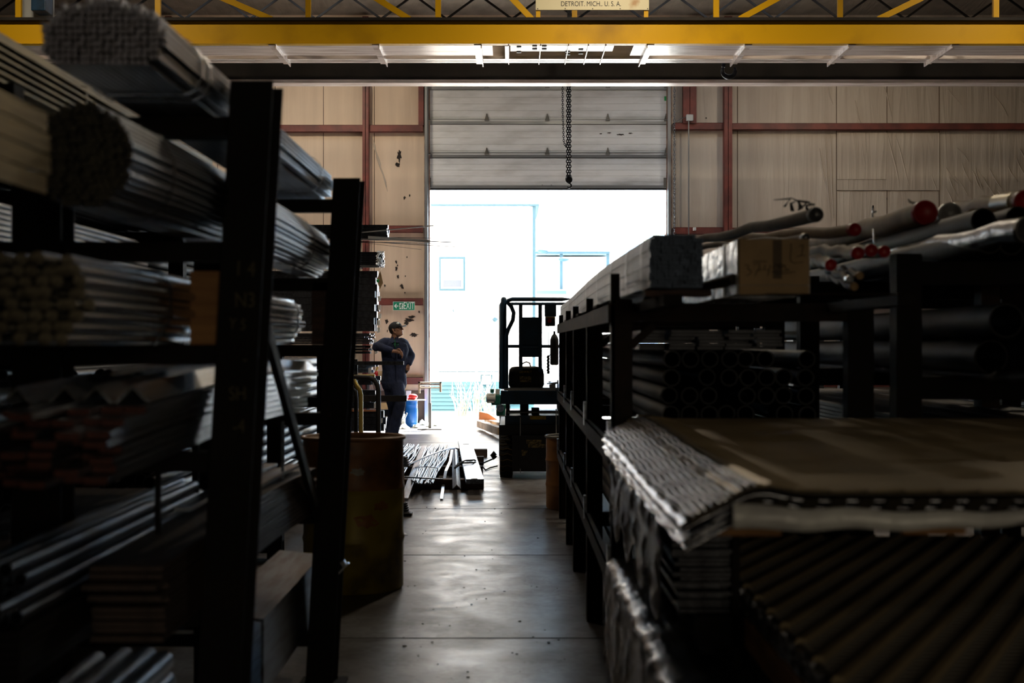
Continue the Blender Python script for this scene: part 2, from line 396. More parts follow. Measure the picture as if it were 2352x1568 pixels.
col(835, 849, 0, 7.2); col(1660, 1678, 0, 7.2); col(1567, 1597, zy(286), 7.0, .16); col(962, 974, zy(290), 7.0, .12); col(385, 400, 0, 7.2)
# door jambs and steel tracks
d1 = thing('door_1', None, None, (.64, YW, 0)); struct(d1)
for s, px in ((-1, 981), (1, 1537)):
    x = xx(px)
    MB().box(x-.05, x+.05, YW-.02, YW+.3, 0, DZ).build('jamb', MT['jamb_tan'], d1)
    t = MB(); xa = x-s*-.0
    t.box(x-.035, x-.03, YW-.14, YW-.03, 0, DZ+.2).box(x-.035, x+.03, YW-.035, YW-.03, 0, DZ+.2).box(x-.035, x+.012, YW-.145, YW-.14, 0, DZ+.2)
    t.build('track', MT['track_steel'], d1)
# sectional door panels, raised (z 4.2 to 6.05)
px0, px1 = DX0+.02, DX1-.02
rows = [(432, 362), (362, 285), (285, 206)]
for a, b2 in rows:
    z0, z1 = zy(a)+.006, zy(b2)-.006; pr = []; n = 5; hh = (z1-z0)
    # horizontal ribs: profile in y, z
    pts = []
    for i in range(n):
        q0 = z0+hh*i/n; q1 = z0+hh*(i+1)/n
        pts += [(-.05, q0+.006), (-.05, q1-.012), (-.042, q1-.006), (-.042, q1)]
    prof = [(0, z0)]+pts+[(0, z1)]
    rings = [[(x, YW+.06+y, z) for y, z in prof] for x in (px0, px1)]
    p = MB().loft(rings, True, False).build('door_panel', MT['door_white'], d1)
    # bottom rail of each section
    MB().box(px0, px1, YW-.005, YW+.02, z0-.004, z0+.045).build('rail', MT['track_steel'], p)
    if a != 432:
        MB().box(px0, px1, YW+.0, YW+.02, z0+.08, z0+.09).build('rail', MT['track_steel'], p)
MB().box(px0, px1, YW+.061, YW+.068, zy(432), zy(196)).build('door_backing', MT['door_white'], d1)  # added sheet behind the sections, blocks daylight through their gaps
MB().box(px0, px1, YW-.02, YW+.04, zy(206), zy(196)).build('rail', MT['track_steel'], d1)
hg = None
for py in (272, 350, 197):
    for i, px in enumerate((984, 1118, 1257, 1396, 1530)):
        if py == 197 and i in (0, 4): pass
        x = xx(px); z = zy(py)
        if hg is None:
            h = MB().add([(x-.035, YW-.012, z-.05), (x+.035, YW-.012, z-.05), (x+.03, YW-.02, z+.0), (x+.006, YW-.012, z+.085), (x-.006, YW-.012, z+.085), (x-.03, YW-.02, z)] +
                         [(x-.035, YW+.01, z-.05), (x+.035, YW+.01, z-.05), (x+.03, YW+.01, z), (x+.006, YW+.01, z+.085), (x-.006, YW+.01, z+.085), (x-.03, YW+.01, z)],
                         [(0, 1, 2, 3, 4, 5), (6, 11, 10, 9, 8, 7), (0, 6, 7, 1), (1, 7, 8, 2), (2, 8, 9, 3), (3, 9, 10, 4), (4, 10, 11, 5), (5, 11, 6, 0)])
            h.cyl((x-.04, YW-.022, z-.03), (x+.04, YW-.022, z-.03), .012, 8)
            hg = h.build('hinge', MT['hinge_steel'], d1); hx, hz0 = x, z
        else: part_copy(hg, d1, (x-hx, 0, z-hz0))
for px in (984, 1530): box('corner_plate', xx(px)-.045, xx(px)+.045, YW-.012, YW+.005, zy(431), zy(408), MT['hinge_steel'], d1)
MB().box(xx(1256)-.09, xx(1256)+.09, YW-.02, YW, zy(429), zy(426)).box(xx(1256)-.09, xx(1256)-.07, YW-.02, YW+.01, zy(431), zy(424)).box(xx(1256)+.07, xx(1256)+.09, YW-.02, YW+.01, zy(431), zy(424)).build('door_handle', MT['track_steel'], d1)
MB().box(px0, px1, YW+.005, YW+.03, zy(436), zy(431)).build('bottom_seal', MT['rubber'], d1)
box('sticker', xx(1526), xx(1533), YW-.003, YW+.011, zy(231), zy(221), MT['green_tag'], d1)
for i, (px, py, a, b2) in enumerate([(1425, 309, 30, 4), (1400, 305, 14, 3), (1448, 306, 14, 3), (1380, 307, 8, 3)]):
    random.seed(i); o = tear(px, py, a, b2, d1, 200+i); 
    o.name = 'scuff'; o.location.y = .0; 
# chain beside the track, conduit and junction boxes on the wall
cm = MB()
def chain(mb, p0, p1, link=.05, r=.006, wd=.016):
    p0 = Vector(p0); p1 = Vector(p1); n = max(2, int((p1-p0).length/(link*.72))); d = (p1-p0).normalized()
    for i in range(n):
        c = p0.lerp(p1, (i+.5)/n); u = Vector((1, 0, 0)) if i % 2 else Vector((0, 1, 0)); u = (u-d*u.dot(d)).normalized()
        pts = [c+d*math.cos(t)*link/2+u*math.sin(t)*wd for t in [2*math.pi*j/8 for j in range(8)]]
        rings = []; nn = d.cross(u)
        for j, p in enumerate(pts):
            o = (p-c).normalized(); rings.append([p+o*r, p+nn*r, p-o*r, p-nn*r])
        mb.loft(rings, False, True, closed=True)
    return mb
chain(cm, at(1549, 200, YW-.16), at(1549, 780, YW-.16), .06, .007, .018)
tag(cm.build('door_chain', MT['gray_steel']), 'long thin pull chain hanging beside the right door track', 'chain')
j = thing('junction_box', 'small grey junction box with thin conduit on wall right of the door', 'junction box', (xx(1581), YW, zy(282)))
bevel(box('box_cover', xx(1573), xx(1589), YW-.22, YW-.14, zy(281), zy(267), MT['pale_cast'], j), .01)
MB().tube([(xx(1579), YW-.17, zy(281)), (xx(1579), YW-.17, zy(560))], .012, 8).build('conduit', MT['track_steel'], j)
MB().tube([(xx(1573), YW-.17, zy(272)), (xx(1562), YW-.17, zy(276)), (xx(1549), YW-.17, zy(284))], .007, 6).build('cable', MT['cord_gray'], j)
tag(bevel(box('wall_socket', xx(1589), xx(1596), YW-.2, YW-.12, zy(531), zy(524), MT['white_pvc']), .008), 'tiny white socket box on the red girt right of the door', 'socket')

# ---- EXIT sign on the red girt
ex = thing('exit_sign', 'green and white exit sign with arrow on the beige wall beside door', 'sign', (xx(929), YW-.13, zy(713)))
box('sign_board', xx(904), xx(954), YW-.135, YW-.127, zy(713), zy(693), MT['sign_white'], ex)
box('sign_face', xx(905), xx(953.2), YW-.138, YW-.134, zy(712.3), zy(693.8), MT['exit_green'], ex)
text('lettering', 'EXIT', .175, (xx(940.3), YW-.139, zy(703)), (math.pi/2, 0, 0), MT['sign_white'], ex, width=.182)
box('pictogram_panel', xx(918.5), xx(927.5), YW-.141, YW-.137, zy(710), zy(696), MT['sign_white'], ex)
def px_poly(name, pts, y, m, parent):
    n = len(pts); vs = [(xx(a), y, zy(b_)) for a, b_ in pts]+[(xx(a), y+.002, zy(b_)) for a, b_ in pts]
    return MB().add(vs, [tuple(range(n)), tuple(range(2*n-1, n-1, -1))]+[(i, n+i, n+(i+1) % n, (i+1) % n) for i in range(n)]).build(name, m, parent)
px_poly('arrow', [(906.5, 703), (911.5, 697.5), (913, 699), (910.5, 702), (916.5, 702), (916.5, 704), (910.5, 704), (913, 707), (911.5, 708.5)], YW-.140, MT['sign_white'], ex)
rm = MB()
for a, b_, r_ in (((924.3, 698.6), (922.2, 703.6), .011), ((922.2, 703.6), (924.6, 706), .009), ((924.6, 706), (924.2, 709.4), .008), ((922.2, 703.6), (920.8, 706.6), .009), ((920.8, 706.6), (918.9, 707.4), .007),
                 ((924, 699.6), (921, 700.4), .007), ((921, 700.4), (920.4, 702.6), .006), ((924, 700), (926.3, 702.2), .006)):
    rm.obox((xx(a[0]), YW-.143, zy(a[1])), (xx(b_[0]), YW-.143, zy(b_[1])), r_*1.5, .004, up=(0, 1, 0))
rm.ball((xx(925), YW-.143, zy(697.3)), .009, .003, .009, 8, 6)
rm.build('running_figure', MT['exit_green'], ex)

# ================================================================== OVERHEAD CRANE
GB = 5.22
def gy(px, Y): return (px-1176)*Y/F
cr = thing('overhead_crane', 'yellow overhead travelling crane spanning the hall in front of the door wall', 'crane', (0, 18, GB))
def gz(py, Y): return EYE+(HZ-py)*Y/F
YF = 18.0
MB().box(-10.9, 10.9, YF, YF+.10, gz(101, YF), gz(46, YF)).box(-10.9, 10.9, YF-.02, YF, gz(101, YF), gz(98.5, YF)).build('girder', MT['crane_yellow'], cr)
MB().box(-10.9, 10.9, YF-.07, YF+.30, gz(49, YF), gz(42.5, YF)).build('top_flange', MT['crane_dark'], cr)
zb = gz(101, YF)
Y2 = YF*1.0; 
MB().box(-10.9, -.25, YF+.1, 18.72, zb+.0, zb+.03).box(1.55, 10.9, YF+.1, 18.72, zb, zb+.03).box(-.02, 1.3, YF+.1, 18.45, zb, zb+.03).build('walkway_plate', MT['crane_pale'], cr)
MB().box(-10.9, 10.9, 18.95, 19.22, zb, zb+.04).box(-10.9, 10.9, 19.07, 19.1, zb, zb+.5).build('lower_flange', MT['crane_pale'], cr)
MB().box(-10.9, 10.9, 20.45, 20.5, gz(183, 20.45), gz(120, 20.45)).build('rear_web', MT['crane_dark'], cr)
MB().box(-10.9, 10.9, 20.35, 20.62, gz(190.5, 20.35), gz(182.5, 20.35)).build('rear_flange', MT['crane_pale'], cr)
def bracket(px, wide=0, ang=True, down=.05):
    x = gy(px, YF); b_ = MB().box(x-.006, x+.006, YF+.02, 19.24, zb-down, zb+.10)
    if ang: b_.box(x, x+(.09 if px > 1176 else -.09), YF+.02, 19.24, zb-.012, zb-.004)
    return b_.build('bracket', MT['crane_pale'], cr)
for px in (388, 632, 870, 1105, 1487, 1712, 1950, 2188): bracket(px)
for px in (1168, 1242, 1306, 1352, 1392): bracket(px, ang=False, down=.02)
box('cross_plate', gy(1160, 18.5), gy(1169, 18.5), YF+.1, 19.2, zb-.006, zb+.004, MT['crane_pale'], cr)
# bolts and clips on the hoist deck
for px, py in ((1192, 106), (1192, 118), (1228, 104), (1228, 111), (1250, 104), (1250, 111), (1304, 117), (1304, 123), (1334, 112), (1334, 121)):
    Y = (GB-EYE)*F/(HZ-py) if py else 18; box('bolt_plate', gy(px, Y)-.03, gy(px, Y)+.03, Y-.03, Y+.03, zb-.012, zb+.002, MT['ink'], cr)
# lattice railing above the girder
for px in (40, 361, 1006, 1646, 2290): box('upright', gy(px, YF)-.035, gy(px, YF)+.035, YF+.02, YF+.08, gz(43, YF), 6.35, MT['crane_yellow'], cr)
for px in (684, 1968, 1327): box('upright', gy(px, YF)-.035, gy(px, YF)+.035, YF+.9, YF+.95, gz(43, YF), 6.35, MT['crane_yellow'], cr)
for a, b_, sgn in ((520, 622, 1), (870, 940, 1), (1180, 1222, 1), (1700, 1780, -1), (2020, 2110, -1)):
    p0 = Vector((gy(a if sgn > 0 else b_, YF), YF+.06, gz(-2, YF))); p1 = Vector((gy(b_ if sgn > 0 else a, YF), YF+.06, gz(42, YF)))
    d = (p0-p1)
    MB().obox(p1, p1+d*2.2, .03, .075).build('diagonal', MT['crane_yellow'], cr)
MB().box(-10.9, 10.9, YF+.02, YF+.08, 6.3, 6.38).build('handrail', MT['crane_yellow'], cr)
# name plate
sg = box('nameplate', gy(1230.5, YF), gy(1490, YF), YF-.03, YF-.01, gz(24, YF), gz(24, YF)+.42, MT['sign_cream'], cr)
for px in (1236, 1484): box('plate_leg', gy(px-5, YF), gy(px+5, YF), YF-.01, YF+.03, gz(43, YF), gz(-40, YF), MT['crane_yellow'], cr)
text('lettering', 'DETROIT. MICH.. U. S. A.', .088, (gy(1357, YF), YF-.0315, gz(10.6, YF)), (math.pi/2, 0, 0), MT['ink'], sg, .001, width=gy(1426, YF)-gy(1289, YF))
text('lettering', 'NORTHERN ENGINEERING WORKS', .104, (gy(1360, YF), YF-.0315, gz(-5.2, YF)), (math.pi/2, 0, 0), MT['ink'], sg, .001, width=gy(1478, YF)-gy(1243, YF))
rv = MB()
for px in (1235, 1298, 1361, 1424, 1487): rv.cyl((gy(px, YF), YF-.034, gz(21.5, YF)), (gy(px, YF), YF-.03, gz(21.5, YF)), .007, 8)
rv.build('rivets', MT['ink'], sg)
bevel(box('motor_box', gy(77, 18.4), gy(110, 18.4), 18.3, 18.6, gz(28, 18.4), gz(-20, 18.4), MT['lift_blue'], cr), .01)
MB().box(gy(46, 18.7), gy(125, 18.7), 18.65, 18.7, gz(60, 18.7), gz(-30, 18.7)).build('control_cabinet', MT['pale_cast'], cr)
# crane hook near the right
hk = MB(); Yh = 19.4; c = at(1674, 162, Yh); R = sz(15, Yh)
P = [Vector((c.x+R*math.cos(t), Yh, c.z+R*math.sin(t))) for t in [math.radians(a) for a in range(150, 400, 14)]]
hk.tube(P, [R*.34*(.55+.6*math.sin(math.pi*i/(len(P)-1))) for i in range(len(P))], 10)
hk.tube([P[0], P[0]+Vector((.02, 0, R*1.2)), P[0]+Vector((R*.9, 0, R*1.9)), P[0]+Vector((R*.9, 0, R*4))], R*.3, 10)
hk.build('load_hook', MT['dark_steel'], cr)
# joists behind the crane, under the roof
def zroof(Y): return 8.75-(Y+4.2)/(YW+4.5)*1.5
for i, Y in enumerate((22.2, 23.9, 14.5, 10.5, 6.5)):
    jo = MB(); zt = zroof(Y)-.01; zl = zt-.45
    jo.box(-11, 11, Y-.04, Y+.04, zt-.08, zt); jo.box(-11, 11, Y-.04, Y+.04, zl-.07, zl)
    x = -11
    while x < 10.5:
        jo.obox((x, Y, zl), (x+.55, Y, zt-.05), .03, .035); jo.obox((x+.55, Y, zt-.05), (x+1.1, Y, zl), .03, .035); x += 1.1
    o = struct(jo.build('trim_%d' % (60+i), MT['crane_dark'] if Y > 18 else MT['rust_steel']))
struct(box('trim_70', -11, 11, 22.9, 22.95, zroof(22.9)-.30, zroof(22.9)-.02, MT['girt_red']))
# chain hoist behind the rear girder
Yc = 21.2
hs = thing('chain_hoist', 'chain hoist with load chain and hook hanging before the raised door', 'hoist', (gy(1306, Yc), Yc, gz(430, Yc)))
bevel(box('hoist_body', gy(1290, Yc), gy(1325, Yc), Yc-.15, Yc+.15, gz(187, Yc), gz(150, Yc), MT['dark_steel'], hs), .02)
box('hanger', gy(1303, Yc), gy(1312, Yc), Yc-.03, Yc+.03, gz(150, Yc), zroof(Yc), MT['dark_steel'], hs)
ch = MB(); chain(ch, at(1304, 188, Yc), at(1303.5, 408, Yc), .052, .0085, .018); chain(ch, at(1308.5, 188, Yc), at(1309, 408, Yc), .052, .0085, .018)
ch.build('load_chain', MT['dark_steel'], hs)
c2 = MB(); P = [at(1292, 188, Yc), at(1292.5, 260, Yc), at(1295, 325, Yc), at(1299.5, 338, Yc), at(1303.5, 328, Yc), at(1303, 200, Yc)]
for a, b_ in zip(P[:-2], P[1:-1]): chain(c2, a, b_, .04, .005, .013)
c2.build('hand_chain', MT['dark_steel'], hs)
hb = MB(); c = at(1306.5, 412, Yc); hb.ball(c, .055, .04, .065, 12, 8); hb.cyl(c+Vector((0, -.05, 0)), c+Vector((0, .05, 0)), .03, 10); hb.build('hook_block', MT['dark_steel'], hs)
c = at(1307, 426, Yc); P = [c+Vector((.032*math.cos(t), 0, .032*math.sin(t))) for t in [math.radians(a) for a in range(110, -170, -20)]]
MB().tube([c+Vector((0, 0, .06))]+P, [.012]*(len(P)-1)+[.010, .004], 8).build('hook', MT['dark_steel'], hs)

# two glowing roof panels, added unseen to give the steel cool streaks
for i_, x_ in enumerate((-4.2, 3.4)):
    s_ = thing('window_%d' % (2+i_), None, None, (x_, 22.9, zroof(22.9))); struct(s_)
    o_ = MB().add([(x_-1.7, 22.3, zroof(22.3)-.02), (x_+1.7, 22.3, zroof(22.3)-.02), (x_+1.7, 23.6, zroof(23.6)-.02), (x_-1.7, 23.6, zroof(23.6)-.02)], [(0, 3, 2, 1)]).build('pane', MT['sky_pane'], s_)
# framed glowing panel added behind the camera as warm frontal fill
wn_ = thing('window_1', None, None, (1.8, -3.99, 1.1)); struct(wn_)
MB().box(.2, 3.6, -4.0, -3.96, 1.05, 1.1).box(.2, 3.6, -4.0, -3.96, 2.5, 2.55).box(.2, .25, -4.0, -3.96, 1.05, 2.55).box(3.55, 3.6, -4.0, -3.96, 1.05, 2.55).box(1.88, 1.92, -4.0, -3.96, 1.1, 2.5).build('window_frame', MT['crane_dark'], wn_)
box('pane', .25, 3.55, -3.999, -3.985, 1.1, 2.5, MT['lit_pane'], wn_)
wd_ = bpy.data.lights.new('window_light', 'AREA'); wd_.shape = 'RECTANGLE'; wd_.size = 3.2; wd_.size_y = 1.35; wd_.energy = FILL_W; wd_.color = (1, .84, .6)
wo_ = bpy.data.objects.new('window_light', wd_); COL.objects.link(wo_); wo_.location = (1.9, -3.9, 1.8); wo_.rotation_euler = (math.pi/2, 0, 0)
# ================================================================== LAMPS
for i, (x, y, z, e) in enumerate(LAMPS):
    l = thing('high_bay_lamp', ['round warm high bay lamp over the left of the crane', 'round warm high bay lamp over the middle of the crane', 'round warm high bay lamp over the right of the crane',
              'round warm high bay lamp near door wall, left bay', 'round warm high bay lamp near door wall, right bay', 'low warm lamp over the left rack', 'low warm lamp over the sheet stacks'][i], 'lamp', (x, y, z))
    MB().lathe([(.05, .34), (.09, .3), (.2, .1), (.24, 0), (.235, 0), (.19, .1), (.08, .29), (.04, .33)], (x, y, z), 24, True).build('reflector', MT['lamp_house'], l)
    MB().ball((x, y, z+.12), .07, .07, .09, 12, 8).build('bulb', MT['lamp_glow'], l)
    box('suspension_rod', x-.01, x+.01, y-.01, y+.01, z+.33, zroof(y)+.05, MT['lamp_house'], l)
    ld = bpy.data.lights.new('lamp_light', 'AREA'); ld.shape = 'DISK'; ld.size = .42; ld.energy = e; ld.color = (1, .84, .62)
    lo = bpy.data.objects.new('lamp_light', ld); COL.objects.link(lo); lo.parent = l; lo.location = (0, 0, -.015)
    if i in (3, 4): lo.rotation_euler = (math.radians(28), 0, 0)
# ================================================================== OUTSIDE
YB = 29.7
def bx(px, Y=YB): return (px-1176)*Y/F
def bz(py, Y=YB): return EYE+(HZ-py)*Y/F
bd = thing('building', 'white sided building with pale blue trim, straight behind the open door', 'building', (-4, YB, -.03))
sv = []; z = bz(876)
zt = bz(474); n = 34; prof = []
for i in range(n):
    q0 = z+(zt-z)*i/n; q1 = z+(zt-z)*(i+1)/n; prof += [(YB-.006, q0), (YB-.002, q1)]
prof += [(YB+3, zt), (YB+3, z)]
MB().loft([[(x, y, q) for y, q in prof] for x in (-9, bx(1226))], True, False).build('wall', MT['siding'], bd)
prof = []; z0 = -.03; z1 = z
for i in range(8):
    q0 = z0+(z1-z0)*i/8; q1 = z0+(z1-z0)*(i+1)/8; prof += [(YB-.03, q0), (YB-.008, q1)]
prof += [(YB+3, z1), (YB+3, z0)]
MB().loft([[(x, y, q) for y, q in prof] for x in (-9, bx(1226))], True, False).build('skirting', MT['skirt_blue'], bd)
MB().box(-9, bx(1238), YB-.12, YB+3.1, zt, bz(470)).build('roof_edge', MT['trim_blue'], bd)
box('corner_trim', bx(1223), bx(1230), YB-.05, YB+3, bz(905), zt, MT['trim_blue'], bd)
wn = MB()
for a in ((1009, 1013, 595, 663), (1064, 1069, 595, 663), (1009, 1069, 590, 595), (1009, 1069, 663, 668)): wn.box(bx(a[0]), bx(a[1]), YB-.07, YB-.02, bz(a[3]), bz(a[2]))
wn = wn.build('window_frame', MT['trim_blue'], bd)
box('sash', bx(1013), bx(1064), YB-.045, YB-.02, bz(663), bz(595), MT['siding'], wn)
box('pane', bx(1018), bx(1060), YB-.05, YB-.04, bz(659), bz(643), MT['pane'], wn)
bw = MB()
for a in ((1104, 1107, 862, 882), (1128, 1131, 862, 882), (1104, 1131, 860, 862), (1104, 1131, 882, 884)): bw.box(bx(a[0]), bx(a[1]), YB-.08, YB-.02, bz(a[3]), bz(a[2]))
box('meter_cover', bx(1107), bx(1128), YB-.06, YB-.02, bz(882), bz(862), MT['siding'], bd)
bw.build('meter_frame', MT['trim_blue'], bd)
box('cover_plate', bx(1034), bx(1051), YB-.035, YB-.02, bz(720), bz(706), MT['siding'], bd)
MB().tube([(bx(1043), YB-.06, bz(710)), (bx(1040.5), YB-.06, bz(713)), (bx(1043), YB-.06, bz(716))], .012, 6).build('outlet_ring', MT['trim_blue'], bd)
MB().ball((bx(1137), YB-.08, bz(734)), .05, .05, .05, 10, 8).cyl((bx(1130), YB-.05, bz(733)), (bx(1144), YB-.05, bz(733)), .012).build('wall_light', MT['trim_blue'], bd)
MB().box(bx(1008), bx(1145), YB-.06, YB-.02, bz(854), bz(852)).build('pipe', MT['trim_blue'], bd)
tag(MB().box(bx(985), bx(1120), YB-.45, YB-.04, -.03, .015).build('plinth', MT['yard']), 'low rough concrete plinth strip at foot of the blue skirting', 'plinth')
Y3 = 34
b2 = thing('building', 'low pale outbuilding with blue posts behind the white building', 'building', (3.5, Y3, -.03))
b3 = MB().box(bx(1232, Y3), bx(1470, Y3), Y3+.6, Y3+4, -.03, bz(586, Y3)).build('wall', MT['siding'], b2)
MB().box(bx(1225, Y3), bx(1400, Y3), Y3-.1, Y3+4, bz(583, Y3), bz(578, Y3)).build('roof_edge', MT['trim_blue'], b2)
for px in (1286, 1393): box('post', bx(px, Y3), bx(px+7, Y3), Y3, Y3+.08, bz(664, Y3), bz(582, Y3), MT['trim_blue'], b2)
MB().box(bx(1232, Y3), bx(1300, Y3), Y3-.3, Y3+.5, bz(676, Y3), bz(668, Y3)).build('awning', MT['skirt_blue'], b2)
for px in (1242, 1290): 
    c = (bx(px+4, Y3), Y3-.2, bz(597 if px > 1260 else 578, Y3)); MB().ball(c, .13, .1, .05, 10, 6).build('yard_light', MT['trim_blue'], b2)
# faint bare tree behind, and bright weeds by the wall
random.seed(5)
def branchy(mb, p, d, L, r, depth):
    q = p+d*L; mb.tube([p, p.lerp(q, .5)+Vector((random.uniform(-.05, .05)*L, 0, 0)), q], [r, r*.8, r*.6], 5)
    if depth:
        for _ in range(3):
            e = (d+Vector((random.uniform(-.7, .7), random.uniform(-.5, .5), random.uniform(-.15, .6)))).normalized(); branchy(mb, p.lerp(q, random.uniform(.5, 1)), e, L*.68, r*.55, depth-1)
tr = MB(); branchy(tr, Vector((5.4, 52, -.03)), Vector((0, 0, 1)), 3.0, .12, 5)
tag(tr.build('bare_tree', MT['leaf']), 'pale bare tree faint against the white sky', 'tree')
for i, (px, h_) in enumerate(((1060, .75), (1096, 1.0), (1124, .8))):
    g = MB()
    for q in range(26):
        p = Vector((bx(px, 28.6)+random.uniform(-.12, .12), 28.6+random.uniform(-.2, .2), -.03)); d = Vector((random.uniform(-.35, .35), random.uniform(-.2, .2), 1)).normalized()
        hh = h_*random.uniform(.5, 1); g.tube([p, p+d*hh*.6, p+d*hh+Vector((random.uniform(-.1, .1), 0, 0))], [.008, .006, .003], 4)
        for u in range(5): 
            c = p+d*hh*random.uniform(.35, 1); e = Vector((random.uniform(-1, 1), random.uniform(-1, 1), random.uniform(0, 1))).normalized()
            g.add([c, c+e*.09+Vector((0, .02, 0)), c+e*.12, c+e*.09-Vector((0, .02, 0))], [(0, 1, 2, 3)])
    tag(g.build('weed', MT['leaf']), ['sunlit low weed clump, leftmost of three at the building foot', 'tall sunlit weed clump in the middle of three', 'sunlit weed clump nearest the blue lift'][i], 'weed', 'weeds by the building')

# ================================================================== THINGS BY THE DOOR
Yd = 24.3
def P3(px, py, Y): return at(px, py, Y)
bb = thing('barrel', 'bright blue plastic barrel beside the left door jamb', 'barrel', (at(945, 0, Yd).x, Yd, 0))
cx = at(945, 0, Yd).x; r0 = sz(14.5, Yd); h0 = .42
h0 = EYE+(HZ-922)*Yd/F
MB().lathe([(r0*.9, 0), (r0, .02), (r0*1.0, h0*.16), (r0*.96, h0*.18), (r0*1.0, h0*.2), (r0*1.04, h0*.5), (r0*1.0, h0*.72), (r0*.96, h0*.75), (r0*1.0, h0*.78), (r0*.96, h0*.81), (r0, h0*.84), (r0*.97, h0*.97), (r0*.9, h0)], (cx, Yd, 0), 28, True).build('barrel_body', MT['blue_drum'], bb)
MB().lathe([(r0*.9, h0), (r0*1.0, h0), (r0*1.0, h0+.02), (r0*.9, h0+.02)], (cx, Yd, 0), 28, False).build('rim', MT['blue_drum'], bb)
o = MB().box(cx-.14, cx+.24, Yd-.12, Yd+.06, h0+.021, h0+.035).build('tray', MT['white_pvc']); tag(o, 'flat white board lying on top of the blue barrel', 'board')
o = MB().ball((cx+.03, Yd-.04, h0+.085), .08, .06, .05, 12, 8).box(cx-.06, cx+.06, Yd-.08, Yd, h0+.036, h0+.06).build('red_can', MT['red']); tag(o, 'small red lumpy can on the white board over the barrel', 'can')
o = MB().box(at(933, 0, 24.9).x, at(944, 0, 24.9).x, 24.88, 24.92, 0, EYE+(HZ-897)*24.9/F).build('panel_offcut', MT['white_pvc']); tag(o, 'upright white panel offcut leaning behind the blue barrel', 'panel')
hs2 = MB().tube([at(928, 945, 23.9), at(922, 955, 23.9), at(925, 962, 23.9), at(931, 958, 23.9), at(935, 948, 23.9)], .012, 8).build('hose_loop', MT['track_steel']); tag(hs2, 'short looped grey hose hanging by the blue barrel', 'hose')
jg = bevel(box('white_jug', at(922, 0, 24.0).x, at(931, 0, 24.0).x, 23.95, 24.08, 0, .24, MT['white_pvc']), .02); tag(jg, 'small white jug on floor between worker and blue barrel', 'jug')
# rags and offcuts of cloth on the floor
random.seed(11)
ragn = ['crumpled green and white rag nearest the worker boots', 'crumpled pale rag just left of the blue barrel foot', 'flat crumpled rag under the blue barrel', 'pale crumpled rag right of the blue barrel',
        'crumpled off-white rag below the door jamb', 'crumpled rag at foot of the roller stand', 'small grey green rag lying farthest right on the sill']
for i, (px, py, ww) in enumerate([(928, 984, 20), (940, 978, 14), (950, 976, 18), (957, 982, 14), (972, 975, 20), (984, 979, 14), (1000, 977, 15)]):
    Y = EYE*F/(py-HZ); Y = min(Y, 25.1); c = Vector((sz(px-1176, Y), Y, 0)); m = MB(); n = 10; g = []
    W = sz(ww, Y); vs = []; fs = []
    for a in range(n):
        for b_ in range(n):
            u = (a/(n-1)-.5); v = (b_/(n-1)-.5); e = max(0, 1-(u*u+v*v)*3.6)
            vs.append((c.x+u*W*1.3+random.uniform(-.01, .01), c.y+v*.35+random.uniform(-.01, .01), .004+e*.06*(.4+abs(noise.noise(Vector((u*7+i*3, v*7, i)))) * 2.2)))
    for a in range(n-1):
        for b_ in range(n-1): q = a*n+b_; fs.append((q, q+n, q+n+1, q+1))
    o = m.add(vs, fs, True).build('rag', MT['rag']); md = o.modifiers.new('thick', 'SOLIDIFY'); md.thickness = .004; md.offset = 1
    tag(o, ragn[i], 'rag', 'rags by the door')
# roller stand (steel frame on a post)
Ys = 23.6
st = thing('roller_stand', 'grey steel roller stand with ladder-like head beside left door jamb', 'stand', (at(988, 0, Ys).x, Ys, 0))
s = MB()
za = at(0, 877, Ys).z; zc = at(0, 889, Ys).z
xa = at(961, 0, Ys).x; xb = at(1014, 0, Ys).x
MB().box(xa, xb, Ys-.04, Ys+.04, za-.02, za).box(xa+.01, xb-.01, Ys-.03, Ys+.03, zc-.02, zc).box(xa, xa+.03, Ys-.04, Ys+.04, zc-.1, za).box(xb-.03, xb, Ys-.04, Ys+.04, zc-.08, za).build('head_frame', MT['timber'], st)
MB().cyl((xa+.03, Ys, (za+zc)/2), (xb-.03, Ys, (za+zc)/2), .016, 12).build('roller', MT['bright_steel'], st)
MB().box(at(985, 0, Ys).x, at(989, 0, Ys).x, Ys-.02, Ys+.02, .02, zc-.01).build('inner_post', MT['track_steel'], st)
MB().box(at(985, 0, Ys).x-.005, at(990, 0, Ys).x+.005, Ys-.03, Ys+.03, .02, at(0, 925, Ys).z).build('outer_post', MT['hinge_steel'], st)
MB().box(at(988, 0, Ys).x-.2, at(988, 0, Ys).x+.2, Ys-.18, Ys+.18, 0, .02).build('base', MT['hinge_steel'], st)

# timbers and brick coloured block at the right of the opening
Yt = 22.6
tag(MB().obox(at(1101, 973, 23.6)+Vector((0, 0, 0)), at(1150, 990, 21.0), .09, .11).build('timber', MT['timber']), 'weathered square timber lying on floor by the lift, lower one', 'timber', 'timbers beside the lift')
tag(MB().obox(at(1118, 968, 24.0), at(1160, 980, 21.9), .09, .10).build('timber', MT['timber']), 'weathered square timber lying on floor by the lift, upper one', 'timber', 'timbers beside the lift')
c = at(1118, 964, 23.2)
o = MB().add([c+Vector(v) for v in ((-.13, -.05, 0), (.19, -.05, 0), (.19, .06, 0), (-.13, .06, 0), (-.12, -.05, .14), (.02, -.05, .11), (.02, .06, .11), (-.12, .06, .14))],
             [(0, 1, 5, 4), (1, 2, 6, 5), (2, 3, 7, 6), (3, 0, 4, 7), (4, 5, 6, 7), (3, 2, 1, 0)]).build('clay_block', MT['terra'])
tag(bevel(o, .01), 'orange clay coloured block sitting on the timbers by the lift', 'block')

